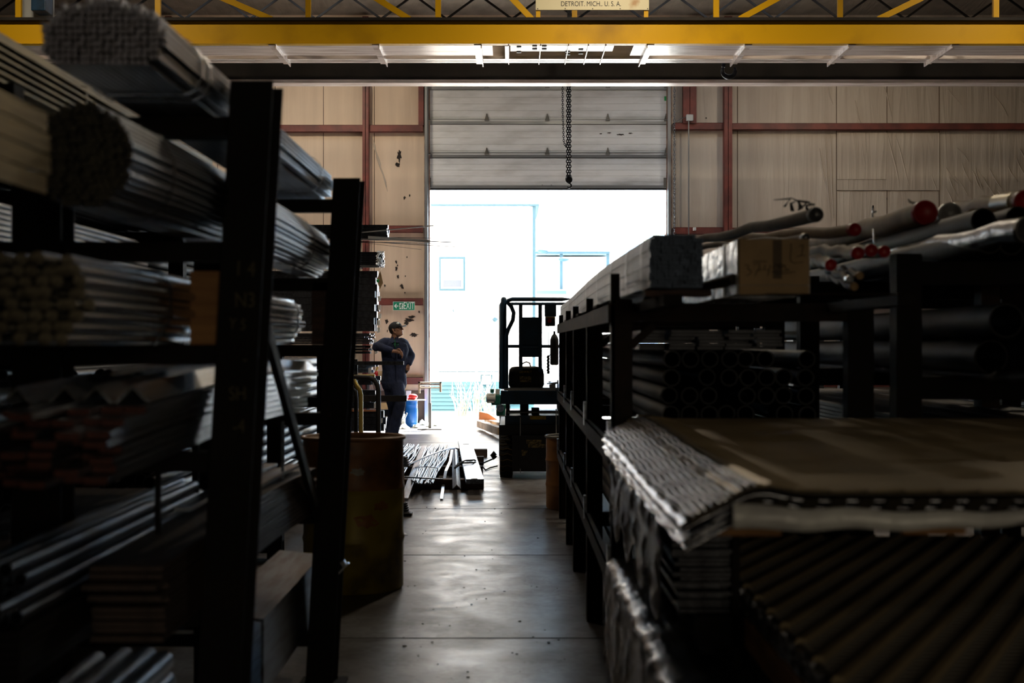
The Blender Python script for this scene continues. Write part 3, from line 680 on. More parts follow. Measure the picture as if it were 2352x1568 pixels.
# ================================================================== SCISSOR LIFT
Yl = 15.1
lf = thing('scissor_lift', 'dark blue scissor lift parked in the aisle at right of the open door', 'lift', (at(1225, 0, Yl).x+.02, Yl+.6, 0))
def lx(px): return at(px, 0, Yl).x
def lz(py): return at(0, py, Yl).z
XR = lx(1147)+.78
L1 = 1.75
MB().box(lx(1176), XR-.13, Yl-.02, Yl+L1, lz(1082), lz(1000)).box(lx(1148), XR-.0, Yl+.02, Yl+L1, lz(1000), lz(976)).build('chassis', MT['lift_dark'], lf)
box('end_plate', lx(1192), lx(1283), Yl-.04, Yl-.02, lz(1075), lz(1000), MT['lift_dark'], lf)
box('upper_deck', lx(1160), XR-.08, Yl+.05, Yl+L1-.05, lz(976), lz(955), MT['lift_blue'], lf)
wh = None
for (x0, yy, nm) in ((lx(1147.5), Yl+.17, 'w'), (XR-.14, Yl+.17, 'w'), (lx(1147.5), Yl+1.5, 'w'), (XR-.14, Yl+1.5, 'w')):
    if wh is None:
        r = .19; m = MB()
        rings = []
        for (xw, rr) in ((0, .12), (0, r-.02), (.012, r), (.128, r), (.14, r-.02), (.14, .12)):
            rings.append([(x0+xw, yy+rr*math.cos(2*math.pi*k_/28), r+rr*math.sin(2*math.pi*k_/28)) for k_ in range(28)])
        m.loft(rings, True); wh = m.build('wheel', MT['rubber'], lf); wx, wy = x0, yy
        tm = MB()
        for q in range(20):
            t = 2*math.pi*q/20; P = [(x0+.005+.026*j, yy+(r+.004)*math.cos(t+.05*math.sin(j*1.6)), r+(r+.004)*math.sin(t+.05*math.sin(j*1.6))) for j in range(6)]
            tm.tube(P, .006, 5)
        tread = tm.build('tread', MT['tread'], wh)
    else:
        c = part_copy(wh, lf, (x0-wx, yy-wy, 0)); d = tread.copy(); COL.objects.link(d); d.parent = c
# axle hub / hitch at the left
MB().tube([at(1138, 1052, Yl+.1), at(1132, 1045, Yl+.1), at(1138, 1040, Yl+.1)], .03, 8).build('cable_plug', MT['rubber'], lf)
# scissor arms
sc = MB()
for xq in (lx(1166), XR-.1):
    for (a, b_) in ((953, 938), (938, 953), (938, 930), (930, 938)):
        sc.obox((xq, Yl+.1, lz(a)), (xq, Yl+L1-.1, lz(b_)), .04, .07)
sc.box(lx(1166), XR-.1, Yl+.12, Yl+.16, lz(950), lz(944)).box(lx(1166), XR-.1, Yl+.9, Yl+.96, lz(937), lz(932)).box(lx(1195), lx(1215), Yl+.3, Yl+.5, lz(955), lz(930)).box(lx(1222), lx(1240), Yl+.3, Yl+.5, lz(955), lz(940))
sc.build('scissor_arms', MT['lift_dark'], lf)
MB().cyl((lx(1166), Yl+.1, lz(948)), (XR-.1, Yl+.1, lz(948)), .012, 10).cyl((lx(1195), Yl-.03, lz(1085)), (lx(1195), Yl-.03, lz(958)), .006, 6).cyl((lx(1277), Yl-.03, lz(1000)), (lx(1277), Yl-.03, lz(938)), .006, 6).build('rods', MT['track_steel'], lf)
box('warning_label', lx(1217), lx(1254), Yl+.0, Yl+.004, lz(963), lz(955), MT['label_yellow'], lf)
box('label_rail', lx(1190), XR-.1, Yl+.004, Yl+.03, lz(962), lz(954), MT['lift_blue'], lf)
box('decal', lx(1209), lx(1244), Yl-.044, Yl-.04, lz(1018), lz(1009), MT['label_worn'], lf)
box('decal', lx(1213), lx(1252), Yl-.044, Yl-.04, lz(1027), lz(1019), MT['label_worn'], lf)
MB().add([(lx(1198), Yl-.045, lz(1032)), (lx(1212), Yl-.045, lz(1034)), (lx(1207), Yl-.045, lz(1044)), (lx(1199), Yl-.045, lz(1046)), (lx(1198), Yl-.041, lz(1032)), (lx(1212), Yl-.041, lz(1034)), (lx(1207), Yl-.041, lz(1044)), (lx(1199), Yl-.041, lz(1046))],
     [(0, 3, 2, 1), (4, 5, 6, 7), (0, 1, 5, 4), (1, 2, 6, 5), (2, 3, 7, 6), (3, 0, 4, 7)]).build('decal', MT['label_worn'], lf)
# platform
bevel(MB().add([(lx(1149), Yl-.02, lz(928)), (lx(1284), Yl-.02, lz(928)), (lx(1281), Yl-.02, lz(897)), (lx(1150), Yl-.02, lz(897)), (lx(1149), Yl+L1, lz(928)), (XR, Yl+L1, lz(928)), (XR, Yl+L1, lz(893)), (lx(1150), Yl+L1, lz(893))],
     [(0, 1, 2, 3), (5, 4, 7, 6), (0, 4, 5, 1), (3, 2, 6, 7), (0, 3, 7, 4), (1, 5, 6, 2)]).build('platform', MT['lift_blue'], lf), .006)
box('deck_edge', lx(1158), lx(1276), Yl-.03, Yl-.022, lz(896.5), lz(892), MT['track_steel'], lf)
box('deck_plate', lx(1166), XR-.03, Yl+.02, Yl+L1-.02, lz(893)-.004, lz(890), MT['track_steel'], lf)
rr = .024
def rail(name, P, r=rr, m='lift_blue', n=8): return MB().tube(P, r, n).build(name, MT[m], lf)
zt = lz(687)
# left side rails (front and rear posts overlap in view)
rail('guard_rail', [(lx(1157), Yl+.02, lz(893)), (lx(1157), Yl+.02, lz(690)), (lx(1157), Yl+.04, lz(686))], .03)
rail('guard_rail', [(lx(1151), Yl+.10, lz(893)), (lx(1151), Yl+.10, lz(700)), (lx(1153), Yl+.6, lz(692)), (lx(1155), Yl+L1-.1, lz(692)), (lx(1155), Yl+L1-.05, lz(700)), (lx(1155), Yl+L1-.05, lz(893))], .024)
rail('guard_rail', [(lx(1163), Yl, lz(893)), (lx(1163), Yl, lz(770)), (lx(1168), Yl, lz(755)), (lx(1178), Yl, lz(735)), (lx(1180), Yl, lz(718)), (lx(1174), Yl, lz(703)), (lx(1166), Yl, lz(695)), (lx(1167), Yl, lz(690)), (lx(1176), Yl, zt), (lx(1290), Yl, zt), (XR, Yl, zt), (XR, Yl, lz(893))], .022)
rail('cross_rail', [(lx(1166), Yl+.06, lz(697)), (XR, Yl+.06, lz(697))], .016)
rail('cross_rail', [(lx(1158), Yl+.06, lz(795)), (XR, Yl+.06, lz(795))], .018)
rail('guard_rail', [(XR-.02, Yl+.1, lz(893)), (XR-.02, Yl+.1, lz(692)), (XR-.02, Yl+L1-.1, lz(692)), (XR-.02, Yl+L1-.1, lz(893))], .024)
for px in (1196, 1241): box('gate_post', lx(px)-.02, lx(px)+.02, Yl+.04, Yl+.08, lz(893), lz(697), MT['lift_blue'], lf)
box('gate_panel', lx(1197), lx(1242), Yl+.05, Yl+.07, lz(820), lz(728), MT['lift_blue'], lf)
bevel(box('control_box', lx(1252), lx(1275), Yl-.06, Yl+.02, lz(749), lz(727), MT['lift_dark'], lf), .008)
box('control_face', lx(1253), lx(1274), Yl-.064, Yl-.06, lz(731), lz(727.5), MT['brass'], lf)
MB().cyl((lx(1262), Yl-.09, lz(737)), (lx(1262), Yl-.06, lz(737)), .022, 14).build('stop_button', MT['red'], lf)
box('manual_holder', lx(1251), lx(1278), Yl+.02, Yl+.05, lz(727), lz(698), MT['lift_blue'], lf)
rail('cable', [(lx(1259), Yl-.03, lz(749)), (lx(1259.5), Yl-.03, lz(790)), (lx(1260), Yl-.03, lz(805)), (lx(1263), Yl-.03, lz(815)), (lx(1260), Yl-.03, lz(822))], .004, 'cord_gray', 6)
co = MB(); P = [(lx(1259)+.014*math.cos(t*1.9), Yl-.03+.014*math.sin(t*1.9), lz(816)-(lz(816)-lz(858))*t/60) for t in range(61)]
co.tube(P, .006, 5).build('coil_cord', MT['rubber'], lf)
ext_ = MB().lathe([(.03, 0), (.045, .01), (.045, .27), (.03, .31), (.012, .33), (.012, .36)], (lx(1273), Yl-.05, lz(838)), 16, True).build('cylinder', MT['lift_dark'], lf)
# tool bag on the platform, and the litter beside it
tb = thing('tool_bag', 'black soft tool bag with carry handle on the lift platform', 'bag', (lx(1209), Yl+.12, lz(889.5)))
rings = []
for (zq, wq, dq) in ((0, .175, .09), (.03, .19, .105), (.13, .19, .1), (.19, .18, .085), (.215, .155, .06), (.222, .1, .03)):
    rings.append([(lx(1209)+wq*max(-1, min(1, 1.35*math.cos(2*math.pi*j/24))), Yl+.13+dq*max(-1, min(1, 1.35*math.sin(2*math.pi*j/24))), lz(889.5)+zq) for j in range(24)])
MB().loft(rings, True).build('bag_body', MT['cloth_black'], tb)
MB().tube([(lx(1198), Yl+.12, lz(842)), (lx(1200), Yl+.12, lz(835)), (lx(1209), Yl+.12, lz(831)), (lx(1217), Yl+.12, lz(834)), (lx(1219), Yl+.12, lz(842))], .008, 8).build('handle', MT['cloth_black'], tb)
text('lettering', 'DEWALT', .034, (lx(1207.5), Yl+.024, lz(854)), (math.pi/2, 0, 0), MT['label_yellow'], tb, width=lx(1222)-lx(1194))
pt = box('patch', lx(1194), lx(1220), Yl+.022, Yl+.026, lz(877), lz(864), MT['label_worn'], tb)
text('lettering', 'USA', .05, (lx(1202), Yl+.0215, lz(870.5)), (math.pi/2, 0, 0), MT['ink'], pt, .0008, sx=.75)
for i in range(4): box('stripe', lx(1210.5), lx(1219), Yl+.0205, Yl+.0218, lz(867+i*2.8), lz(866+i*2.8), MT['ink'], pt)
tp = MB().tube([(lx(1262), Yl+.1, lz(878)), (lx(1270), Yl+.05, lz(880)), (lx(1280), Yl+.1, lz(879)), (lx(1272), Yl+.16, lz(882)), (lx(1264), Yl+.1, lz(885))], .012, 8).build('hose_bundle', MT['dark_steel'])
tag(tp, 'tangled dark hose heap on platform right of the tool bag', 'hose')
tag(MB().obox((lx(1258), Yl+.0, lz(880.5)), (lx(1281), Yl+.04, lz(877.5)), .05, .012).obox((lx(1262), Yl+.0, lz(885)), (lx(1276), Yl, lz(884)), .03, .02).box(lx(1262), lx(1276), Yl-.01, Yl+.1, lz(889.8), lz(885)).build('clamp_tool', MT['bright_steel']), 'bright steel clamp tool on platform edge right of the bag', 'tool')
# green machine behind lift
Yg = 18.2
gm = thing('machine', 'green bench machine with pale cast fittings left of the lift', 'machine', (at(1143, 0, Yg).x, Yg, 0))
def gp(px, py, dy=0): return at(px, py, Yg+dy)
bevel(MB().box(gp(1140, 0).x, gp(1172, 0).x, Yg-.08, Yg+.12, gp(0, 955).z, gp(0, 928).z).box(gp(1135, 0).x, gp(1150, 0).x, Yg-.05, Yg+.1, gp(0, 930).z, gp(0, 905).z).build('body', MT['green_machine'], gm), .02)
MB().tube([gp(1150, 922), gp(1138, 922), gp(1128, 925)], [.05, .045, .03], 12).build('elbow', MT['green_machine'], gm)
MB().cyl(gp(1119, 914), gp(1138, 914), .062, 16).cyl(gp(1117, 914), gp(1122, 914), .05, 12).box(gp(1122, 0).x, gp(1135, 0).x, Yg-.05, Yg+.05, gp(0, 924).z, gp(0, 906).z).build('motor', MT['pale_cast'], gm)
bevel(box('switch', gp(1126, 0).x, gp(1135, 0).x, Yg-.04, Yg+.04, gp(0, 902).z, gp(0, 893).z, MT['green_machine'], gm), .01)
MB().box(gp(1138, 0).x, gp(1148, 0).x, Yg-.03, Yg+.03, gp(0, 905).z, gp(0, 893).z).build('guard', MT['pale_cast'], gm)
MB().tube([gp(1149, 937, -.1), gp(1149, 937, -.13)], [.05, .05], 18).build('dial', MT['gray_steel'], gm)
MB().box(gp(1147, 0).x, gp(1180, 0).x, Yg-.15, Yg+.2, gp(0, 975).z, gp(0, 953).z).build('tray', MT['track_steel'], gm)
for dx in (1150, 1176):
    box('leg', gp(dx, 0).x-.02, gp(dx, 0).x+.02, Yg-.1, Yg-.06, 0, gp(0, 974).z, MT['lift_dark'], gm)
    box('leg', gp(dx, 0).x-.02, gp(dx, 0).x+.02, Yg+.12, Yg+.16, 0, gp(0, 974).z, MT['lift_dark'], gm)

# ================================================================== FLOOR PILE
def fl_at(px, py, h=0.0):
    Y = (EYE-h)*F/(py-HZ); return Vector(((px-1176)*Y/F, Y, h))
TB = .10
tl = ['dark square floor timber, nearest under the bars', 'dark square floor timber, second from the near one', 'dark square floor timber, short middle one', 'dark square floor timber, farthest under the bars']
ys = []
for i, (py, xr, hp) in enumerate([(1124, 1111, 17), (1092, 1109, 16), (1068, 1111, 12), (1050, 1119, 12)]):
    Y = EYE*F/(py-HZ); h = sz(hp, Y)*1.0; x1 = (xr-1176)*Y/F; x0 = (800-1176)*Y/F if i in (0, 1) else (880-1176)*Y/F
    ys.append(Y); tag(bevel(MB().box(x0, x1, Y, Y+.12, 0, TB).build('floor_timber', MT['old_wood']), .006), tl[i], 'timber', 'timbers under the loose bars')
hb_ = TB+.002
def floorbar(name, P, prof, m, label, cat, group=None, wd=.05, ht=.008):
    mb = MB(); rings = []
    for i, p in enumerate(P):
        d = (P[min(i+1, len(P)-1)]-P[max(i-1, 0)]).normalized(); a = d.cross(Vector((0, 0, 1))).normalized()
        rings.append([p+a*u+Vector((0, 0, v)) for u, v in prof])
    return tag(mb.loft(rings, True, False).build(name, MT[m]), label, cat, group)
h = hb_
floorbar('steel_channel', [fl_at(1067, 1018, h), fl_at(1091, 1111, h)], [(-.085, 0), (.085, 0), (.085, .045), (-.085, .045)], 'mill_steel', 'wide flat steel channel resting on timbers by the lift', 'channel')
floorbar('steel_angle', [fl_at(1045, 1033, h), fl_at(1049, 1122, h)], roof_angle(.055, .006), 'gray_steel', 'steel angle lying corner up between the flat bars', 'angle bar')
floorbar('flat_bar', [fl_at(1038, 1034, h+.02), fl_at(1034, 1060, h+.02), fl_at(1024, 1082, h+.03), fl_at(1019, 1110, .05), fl_at(1014, 1146, .01)], [(-.014, 0), (.014, 0), (.014, .006), (-.014, .006)], 'bright_steel', 'narrow bright flat bar with a bend, sloping to the floor', 'flat bar')
floorbar('flat_bar', [fl_at(975, 1024, h+.05), fl_at(955, 1075, h+.05), fl_at(929, 1145, .02)], [(-.035, 0), (.035, 0), (.035, .007), (-.035, .007)], 'bright_steel', 'wide bright flat bar lying across the left rods', 'flat bar')
floorbar('flat_bar', [fl_at(905, 1082, h+.10), fl_at(950, 1062, h+.10), fl_at(990, 1045, h+.10), fl_at(1030, 1031, h+.08), fl_at(1045, 1030, h+.05), fl_at(1060, 1034, h+.02)], [(-.01, 0), (.01, 0), (.01, .012), (-.01, .012)], 'bright_steel', 'long bright curved strip lying diagonally over the rods', 'flat bar')
floorbar('flat_bar', [fl_at(920, 1096, h+.09), fl_at(1018, 1102, h+.07)], [(-.012, 0), (.012, 0), (.012, .012), (-.012, .012)], 'dark_steel', 'dark thin bar lying crosswise over rods near the drum', 'flat bar')
ck = MB()
for (px, py) in ((1070, 1020), (1078, 1059), (1089, 1100)):
    for q in range(6):
        c = fl_at(px-5+q*2.1, py, h+.0455); ck.ball(c+Vector((0, random.uniform(-.02, .02), 0)), .011, .02, .006, 6, 4)
tag(ck.build('weld_chips', MT['ink']), 'small dark weld chips in three rows on the wide channel', 'chips', kind='stuff')
def rodbundle(label, pxs0, py0, pxs1, py1, n, seed, h0=hb_):
    random.seed(seed); a0 = fl_at((pxs0[0]+pxs0[1])/2, py0, 0)
    t = thing('rod_bundle', label, 'rods', (a0.x, (fl_at(0, py0).y+fl_at(0, py1).y)/2, h0), 'rods on the floor timbers')
    for i in range(n):
        u = (i+random.uniform(-.3, .3))/n; v = min(1, max(0, u+random.uniform(-.25, .25))); lay = random.choice((0, 0, 1, 1, 2))
        p0 = fl_at(pxs0[0]+(pxs0[1]-pxs0[0])*v, py0+random.uniform(-4, 6), h0+.01+lay*.018)
        p1 = fl_at(pxs1[0]+(pxs1[1]-pxs1[0])*u, py1+random.uniform(-8, 6), h0+.01+lay*.018)
        m = p0.lerp(p1, .45)+Vector((random.uniform(-.05, .05), 0, random.uniform(0, .02))); m2 = p0.lerp(p1, .7)+Vector((random.uniform(-.02, .02), 0, 0))
        MB().tube([p0, m, m2, p1], .0085, 6).build('rod', MT['mill_steel'], t)
    mid = .72; pa = fl_at(pxs0[0]+(pxs1[0]-pxs0[0])*mid, py0+(py1-py0)*.6, h0+.06); pb = fl_at(pxs0[1]+(pxs1[1]-pxs0[1])*mid, py0+(py1-py0)*.62, h0+.06)
    MB().tube([pa-Vector((0, 0, .05)), pa, pa.lerp(pb, .5)+Vector((0, 0, .012)), pb, pb-Vector((0, 0, .05))], .004, 6).build('tie_wire', MT['dark_steel'], t)
    return t
rodbundle('fanned bundle of thin grey rods on timbers, centre of pile', (978, 1036), 1024, (945, 994), 1106, 40, 2)
rodbundle('fanned bundle of thin grey rods partly behind the yellow drum', (925, 966), 1022, (880, 925), 1094, 24, 4)
tag(MB().tube([fl_at(1045, 1073, h+.09), fl_at(1052, 1064, h+.09), fl_at(1070, 1057, h+.08), fl_at(1090, 1056, h+.06), fl_at(1105, 1068, .05), fl_at(1115, 1079, .01), fl_at(1125, 1074, .012), fl_at(1142, 1070, .012)], .008, 8).build('power_cable', MT['rubber']), 'black power cable looping over the wide channel, trailing on floor', 'cable')
tag(MB().tube([fl_at(1045, 1075, h+.06), fl_at(1060, 1063, h+.06), fl_at(1085, 1062, h+.06), fl_at(1110, 1063, .10), fl_at(1131, 1054, .12)], .009, 8).build('power_cable', MT['rubber']), 'black power cable running to the plug on the lift', 'cable')
# small stand wrapped with cable, right of the drum
cs = thing('cable_stand', 'small post stand wound with dark cable beside the yellow drum', 'stand', (at(925, 0, 11.8).x, 11.8, 0))
xs_, yq = at(925, 0, 11.8).x, 11.8
MB().box(xs_-.018, xs_+.012, yq-.02, yq+.02, .03, .42).build('post', MT['wood'], cs)
for zq, m_, rr_ in ((.40, 'gray_steel', .055), (.02, 'dark_steel', .05)):
    c_ = MB()
    for q in range(5):
        P = [(xs_+(rr_-.004*q)*math.cos(t), yq+(rr_-.004*q)*math.sin(t), zq+q*.018+.012) for t in [2*math.pi*j/16 for j in range(17)]]; c_.tube(P, .008, 6)
    c_.build('cable_coil', MT[m_], cs)
bevel(box('foot', xs_-.05, xs_+.08, yq-.07, yq+.05, 0, .03, MT['boot'], cs), .01)
tag(MB().add([fl_at(917, 1222)+Vector((0, 0, .004)), fl_at(930, 1224)+Vector((0, 0, .004)), fl_at(937, 1229)+Vector((0, 0, .004)), fl_at(918, 1228)+Vector((0, 0, .004))]+[fl_at(917, 1222), fl_at(930, 1224), fl_at(937, 1229), fl_at(918, 1228)],
    [(0, 3, 2, 1), (4, 5, 6, 7), (0, 1, 5, 4), (1, 2, 6, 5), (2, 3, 7, 6), (3, 0, 4, 7)]).build('paper_scrap', MT['white_pvc']), 'small white paper scrap on floor right of the yellow drum', 'paper')
random.seed(21)
db = MB()
for q in range(60):
    p = fl_at(random.uniform(900, 1330), random.uniform(1150, 1560)); s_ = random.uniform(.0015, .005); db.ball(p+Vector((0, 0, s_*.4)), s_*random.uniform(1, 2), s_, s_*.5, 6, 4)
tag(db.build('floor_debris', MT['tear']), 'scattered dark crumbs and grit on the aisle floor', 'debris', kind='stuff')

# ================================================================== DRUMS
def drum(name, label, cx, cy, R, H, m1, m2, mtop, cat='drum'):
    d = thing(name, label, cat, (cx, cy, 0))
    pr = [(R*.96, 0), (R, .012)]
    for q in range(1, 3):
        zc = H*q/3; pr += [(R, zc-.03), (R*1.012, zc-.014), (R*1.025, zc), (R*1.012, zc+.014), (R, zc+.03)]
    pr += [(R, H-.10), (R*1.01, H-.085), (R, H-.07), (R, H-.012)]
    i = [a for a, b_ in enumerate(pr) if b_[1] > H*2/3-.001][0]
    MB().lathe(pr[:i+1], (cx, cy, 0), 48).build('lower_shell', MT[m1], d)
    MB().lathe(pr[i:], (cx, cy, 0), 48).build('upper_shell', MT[m2], d)
    MB().lathe([(R*.0+.001, H-.03), (R*.9, H-.03), (R*.97, H-.012), (R*.985, H)], (cx, cy, 0), 48).build('lid', MT[mtop], d)
    P = [(cx+R*1.015*math.cos(t), cy+R*1.015*math.sin(t), H-.006) for t in [2*math.pi*j/48 for j in range(49)]]
    MB().tube(P, .011, 8, caps=False).build('rim_ring', MT['drum_orange' if mtop != 'dark_steel' else 'hinge_steel'], d)
    return d
yd = drum('steel_drum', 'large scuffed yellow drum with orange-brown top band, in the aisle', -.93, 8.35, .292, .885, 'drum_yellow', 'drum_orange', 'drum_top')
drum('steel_drum', 'smaller brown-orange drum tucked behind the right rack end', .296+.245, 12.35, .245, .63, 'drum_orange', 'drum_orange', 'dark_steel')
random.seed(9)
for (az, zc, w_, h_) in ((-1.38, .70, .10, .05), (-1.75, .66, .05, .03), (-.9, .5, .12, .06), (-1.2, .42, .16, .1), (-1.9, .25, .05, .06)):
    n = 16; vs = []; R = .2935
    for ring in (0, 1):
        for j in range(n):
            q = random.uniform(.6, 1.1) if ring else 1; t = 2*math.pi*j/n
            a = az+math.cos(t)*w_/2/R*(q if ring else .01); vs.append((-.93+R*math.cos(a), 8.35+R*math.sin(a), zc+math.sin(t)*h_/2*(q if ring else .01)))
    MB().add(vs, [(j, (j+1) % n, n+(j+1) % n, n+j) for j in range(n)]).build('scuff', MT['hinge_steel'] if zc > .6 else MT['drum_orange'], yd)
# ================================================================== THE WORKER
WY = 21.4
wk = thing('person', 'worker in navy coveralls and dark cap looking up, hand on hip, beside the far rack', 'person', (at(905, 0, WY).x, WY, 0))
WX = at(905, 0, WY).x
def wp(px, py, dy=0): p = at(px, py, WY); return Vector((p.x, WY+dy, EYE+(HZ-py)*WY/F))
def cap(mb, a, b, ra, rb, n=14, m=5, sq=1.0, ax=None):
    """tapered capsule"""
    a = Vector(a); b = Vector(b); d = (b-a).normalized(); ref = Vector((0, 1, 0)) if abs(d.y) < .9 else Vector((1, 0, 0))
    u = d.cross(ref).normalized(); v = d.cross(u); rings = []
    for i in range(m+1):
        t = math.pi/2*i/m; rings.append((a-d*ra*math.cos(t), max(ra*math.sin(t), ra*.02)))
    for i in range(m, -1, -1):
        t = math.pi/2*i/m; rings.append((b+d*rb*math.cos(t), max(rb*math.sin(t), rb*.02)))
    mb.loft([[c+(u*math.cos(q)+v*math.sin(q)*sq)*r for q in [2*math.pi*k/n for k in range(n)]] for c, r in rings], True)
def chainc(mb, pts, sq=1.0):
    for (a, ra), (b, rb) in zip(pts[:-1], pts[1:]): cap(mb, a, b, ra, rb, sq=sq)
def finish(o, vox, sm=2, disp=None):
    r = o.modifiers.new('remesh', 'REMESH'); r.mode = 'VOXEL'; r.voxel_size = vox; r.use_smooth_shade = True
    if sm: s_ = o.modifiers.new('smooth', 'SMOOTH'); s_.iterations = sm; s_.factor = .5
    if disp:
        tx = bpy.data.textures.new('folds', 'CLOUDS'); tx.noise_scale = disp[1]; dm = o.modifiers.new('folds', 'DISPLACE'); dm.texture = tx; dm.strength = disp[0]; dm.mid_level = .5; dm.texture_coords = 'LOCAL'
# joints (y: negative is towards the camera)
neck = wp(907, 777, .0); chest = wp(905, 800, .0); waist = wp(905, 845, .0); pel = wp(906, 876, .0)
shR = wp(884, 787, -.03); elR = wp(867, 795, -.12); haR = wp(913, 806, -.26)
shL = wp(927, 790, .05); elL = wp(943, 816, .12); haL = wp(938, 838, .02)
hipA = wp(896, 884, .04); knA = wp(904, 938, .02); anA = wp(895, 1000, .03)      # back leg
hipB = wp(912, 884, -.05); knB = wp(921, 926, -.16); anB = wp(902, 998, -.06)    # front leg, knee pushed forward
# head, face turned right and up
hc = wp(911, 757, -.02); face = Vector((.86, -.42, .26)).normalized(); up = Vector((-.22, .10, .97)); up = (up-face*up.dot(face)).normalized(); side = face.cross(up)
def hp(f, s_, u): return hc+face*f+side*s_+up*u
body = MB()
def ell(mb, c, rf, rs, ru, n=20, m=14):
    rings = []
    for i in range(m+1):
        t = math.pi*i/m; q = max(math.sin(t), .02)
        rings.append([c+face*rf*q*math.cos(2*math.pi*k/n)+side*rs*q*math.sin(2*math.pi*k/n)-up*ru*math.cos(t) for k in range(n)])
    mb.loft(rings, True)
ell(body, hp(-.012, 0, .025), .098, .076, .098)
ell(body, hp(.022, 0, -.05), .068, .058, .066)
ell(body, hp(.062, 0, -.088), .026, .026, .020)          # chin
cap(body, hp(-.02, .052, -.035), hp(.05, .018, -.086), .024, .018); cap(body, hp(-.02, -.052, -.035), hp(.05, -.018, -.086), .024, .018)   # jaw
cap(body, hp(.078, 0, .022), hp(.106, 0, -.022), .009, .0145)      # nose
cap(body, hp(.096, .012, -.028), hp(.096, -.012, -.028), .008, .008)
cap(body, hp(.074, .034, .03), hp(.082, -.0, .028), .011, .010); cap(body, hp(.074, -.034, .03), hp(.082, 0, .028), .011, .010)  # brow
cap(body, hp(.082, .018, -.052), hp(.084, -.018, -.052), .007, .007); cap(body, hp(.080, .015, -.062), hp(.081, -.015, -.062), .007, .007)  # lips
ell(body, hp(.055, .038, -.02), .022, .02, .022); ell(body, hp(.055, -.038, -.02), .022, .02, .022)  # cheeks
for s_ in (-1, 1):
    cap(body, hp(-.018, s_*.078, .012), hp(-.012, s_*.076, -.03), .014, .009)      # ears
cap(body, hp(-.035, 0, -.06), neck+Vector((0, 0, .0)), .056, .060)
cap(body, neck, wp(906, 786), .062, .075)
# torso core and limbs inside the clothing
chainc(body, [(chest, .12), (waist, .11), (pel, .12)])
chainc(body, [(shR, .05), (elR, .042), (haR+Vector((-.05, .03, 0)), .030)]); chainc(body, [(shL, .05), (elL, .042), (haL, .028)])
chainc(body, [(hipA, .08), (knA, .055), (anA, .04)]); chainc(body, [(hipB, .08), (knB, .055), (anB, .04)])
# right hand: forearm comes across the chest, fingers curl
wr_ = haR+Vector((-.03, .02, 0)); d = (haR-elR).normalized(); dn = Vector((0, 0, -1)); out = Vector((0, -1, 0))
cap(body, wr_, haR+d*.045, .026, .032, sq=.75)
for i in range(4):
    b0 = haR+d*.07+dn*(-.026+.018*i)+out*.005; L_ = (.030, .034, .032, .026)[i]
    b1 = b0+d*L_+dn*.012; b2 = b1+d*.012+dn*.024+out*-.004; b3 = b2+dn*.018-d*.010
    chainc(body, [(b0, .0092), (b1, .0088), (b2, .008), (b3, .0072)])
t0 = haR+d*.02+dn*-.028; chainc(body, [(t0, .012), (t0+d*.03+Vector((0, -.02, .016)), .0105), (t0+d*.055+Vector((0, -.025, .010)), .009)])
# left hand on the hip pocket
d2 = Vector((-.55, -.25, -.8)).normalized(); wl_ = haL
cap(body, wl_, wl_+d2*.05, .026, .032, sq=.75)
sd_ = d2.cross(Vector((0, 1, 0))).normalized()
for i in range(4):
    b0 = wl_+d2*.075+sd_*(-.026+.018*i); b1 = b0+d2*(.03, .034, .032, .026)[i]; b2 = b1+d2*.02+Vector((.012, .0, -.008)); b3 = b2+Vector((.014, 0, .004))
    chainc(body, [(b0, .0092), (b1, .0086), (b2, .008), (b3, .007)])
t0 = wl_+d2*.02+sd_*.03; chainc(body, [(t0, .012), (t0+d2*.03+sd_*.018, .010), (t0+d2*.055+sd_*.020, .009)])
bo = body.build('body', MT['skin'], wk); finish(bo, .0055, 1)
# eyes
for s_ in (-1, 1):
    ey = MB(); ell(ey, hp(.078, s_*.03, .008), .011, .013, .009, 10, 8); e_ = ey.build('eye', MT['white_pvc'], wk)
    iy = MB(); ell(iy, hp(.0865, s_*.030, .010), .004, .006, .006, 8, 6); iy.build('iris', MT['ink'], e_)
    eb = MB(); cap(eb, hp(.083, s_*.046, .030), hp(.091, s_*.014, .030), .004, .005); eb.build('eyebrow', MT['hair'], wk)
# hair at the back below the cap
h_ = MB(); ell(h_, hp(-.03, 0, .006), .088, .080, .075); ho = h_.build('hair', MT['hair'], wk)
# cap
cpm = MB(); rings = []
for i in range(9):
    t = math.pi/2*i/8; q = max(math.cos(t), .03)
    rings.append([hp(-.014, 0, .040)+face*.108*q*math.cos(a)+side*.085*q*math.sin(a)+up*.085*math.sin(t) for a in [2*math.pi*k/24 for k in range(24)]])
rings.insert(0, [hp(-.014, 0, .016)+face*.107*math.cos(a)+side*.086*math.sin(a) for a in [2*math.pi*k/24 for k in range(24)]])
cpm.loft(rings, True); cp = cpm.build('cap', MT['cap'], wk)
vz = MB(); n = 12; top = []; bot = []
for k in range(n+1):
    a = math.radians(-62+124*k/n); inner = hp(-.014, 0, .034)+face*.100*math.cos(a)+side*.080*math.sin(a)
    outr = hp(.045, 0, .028)+face*(.045+.085*math.cos(a*1.05))+side*.084*math.sin(a)-up*.010*abs(math.sin(a))
    top += [inner, outr]; bot += [inner-up*.006, outr-up*.006]
vs = top+bot; m_ = len(top); fs = []
for k in range(n):
    i = 2*k; fs += [(i, i+1, i+3, i+2), (m_+i, m_+i+2, m_+i+3, m_+i+1), (i+1, m_+i+1, m_+i+3, i+3)]
vz.add(vs, fs, True).build('visor', MT['cap'], cp)
pm = MB(); ell(pm, hp(.062, .03, .078), .022, .026, .020, 10, 8); pm.build('cap_patch', MT['sign_white'], cp)
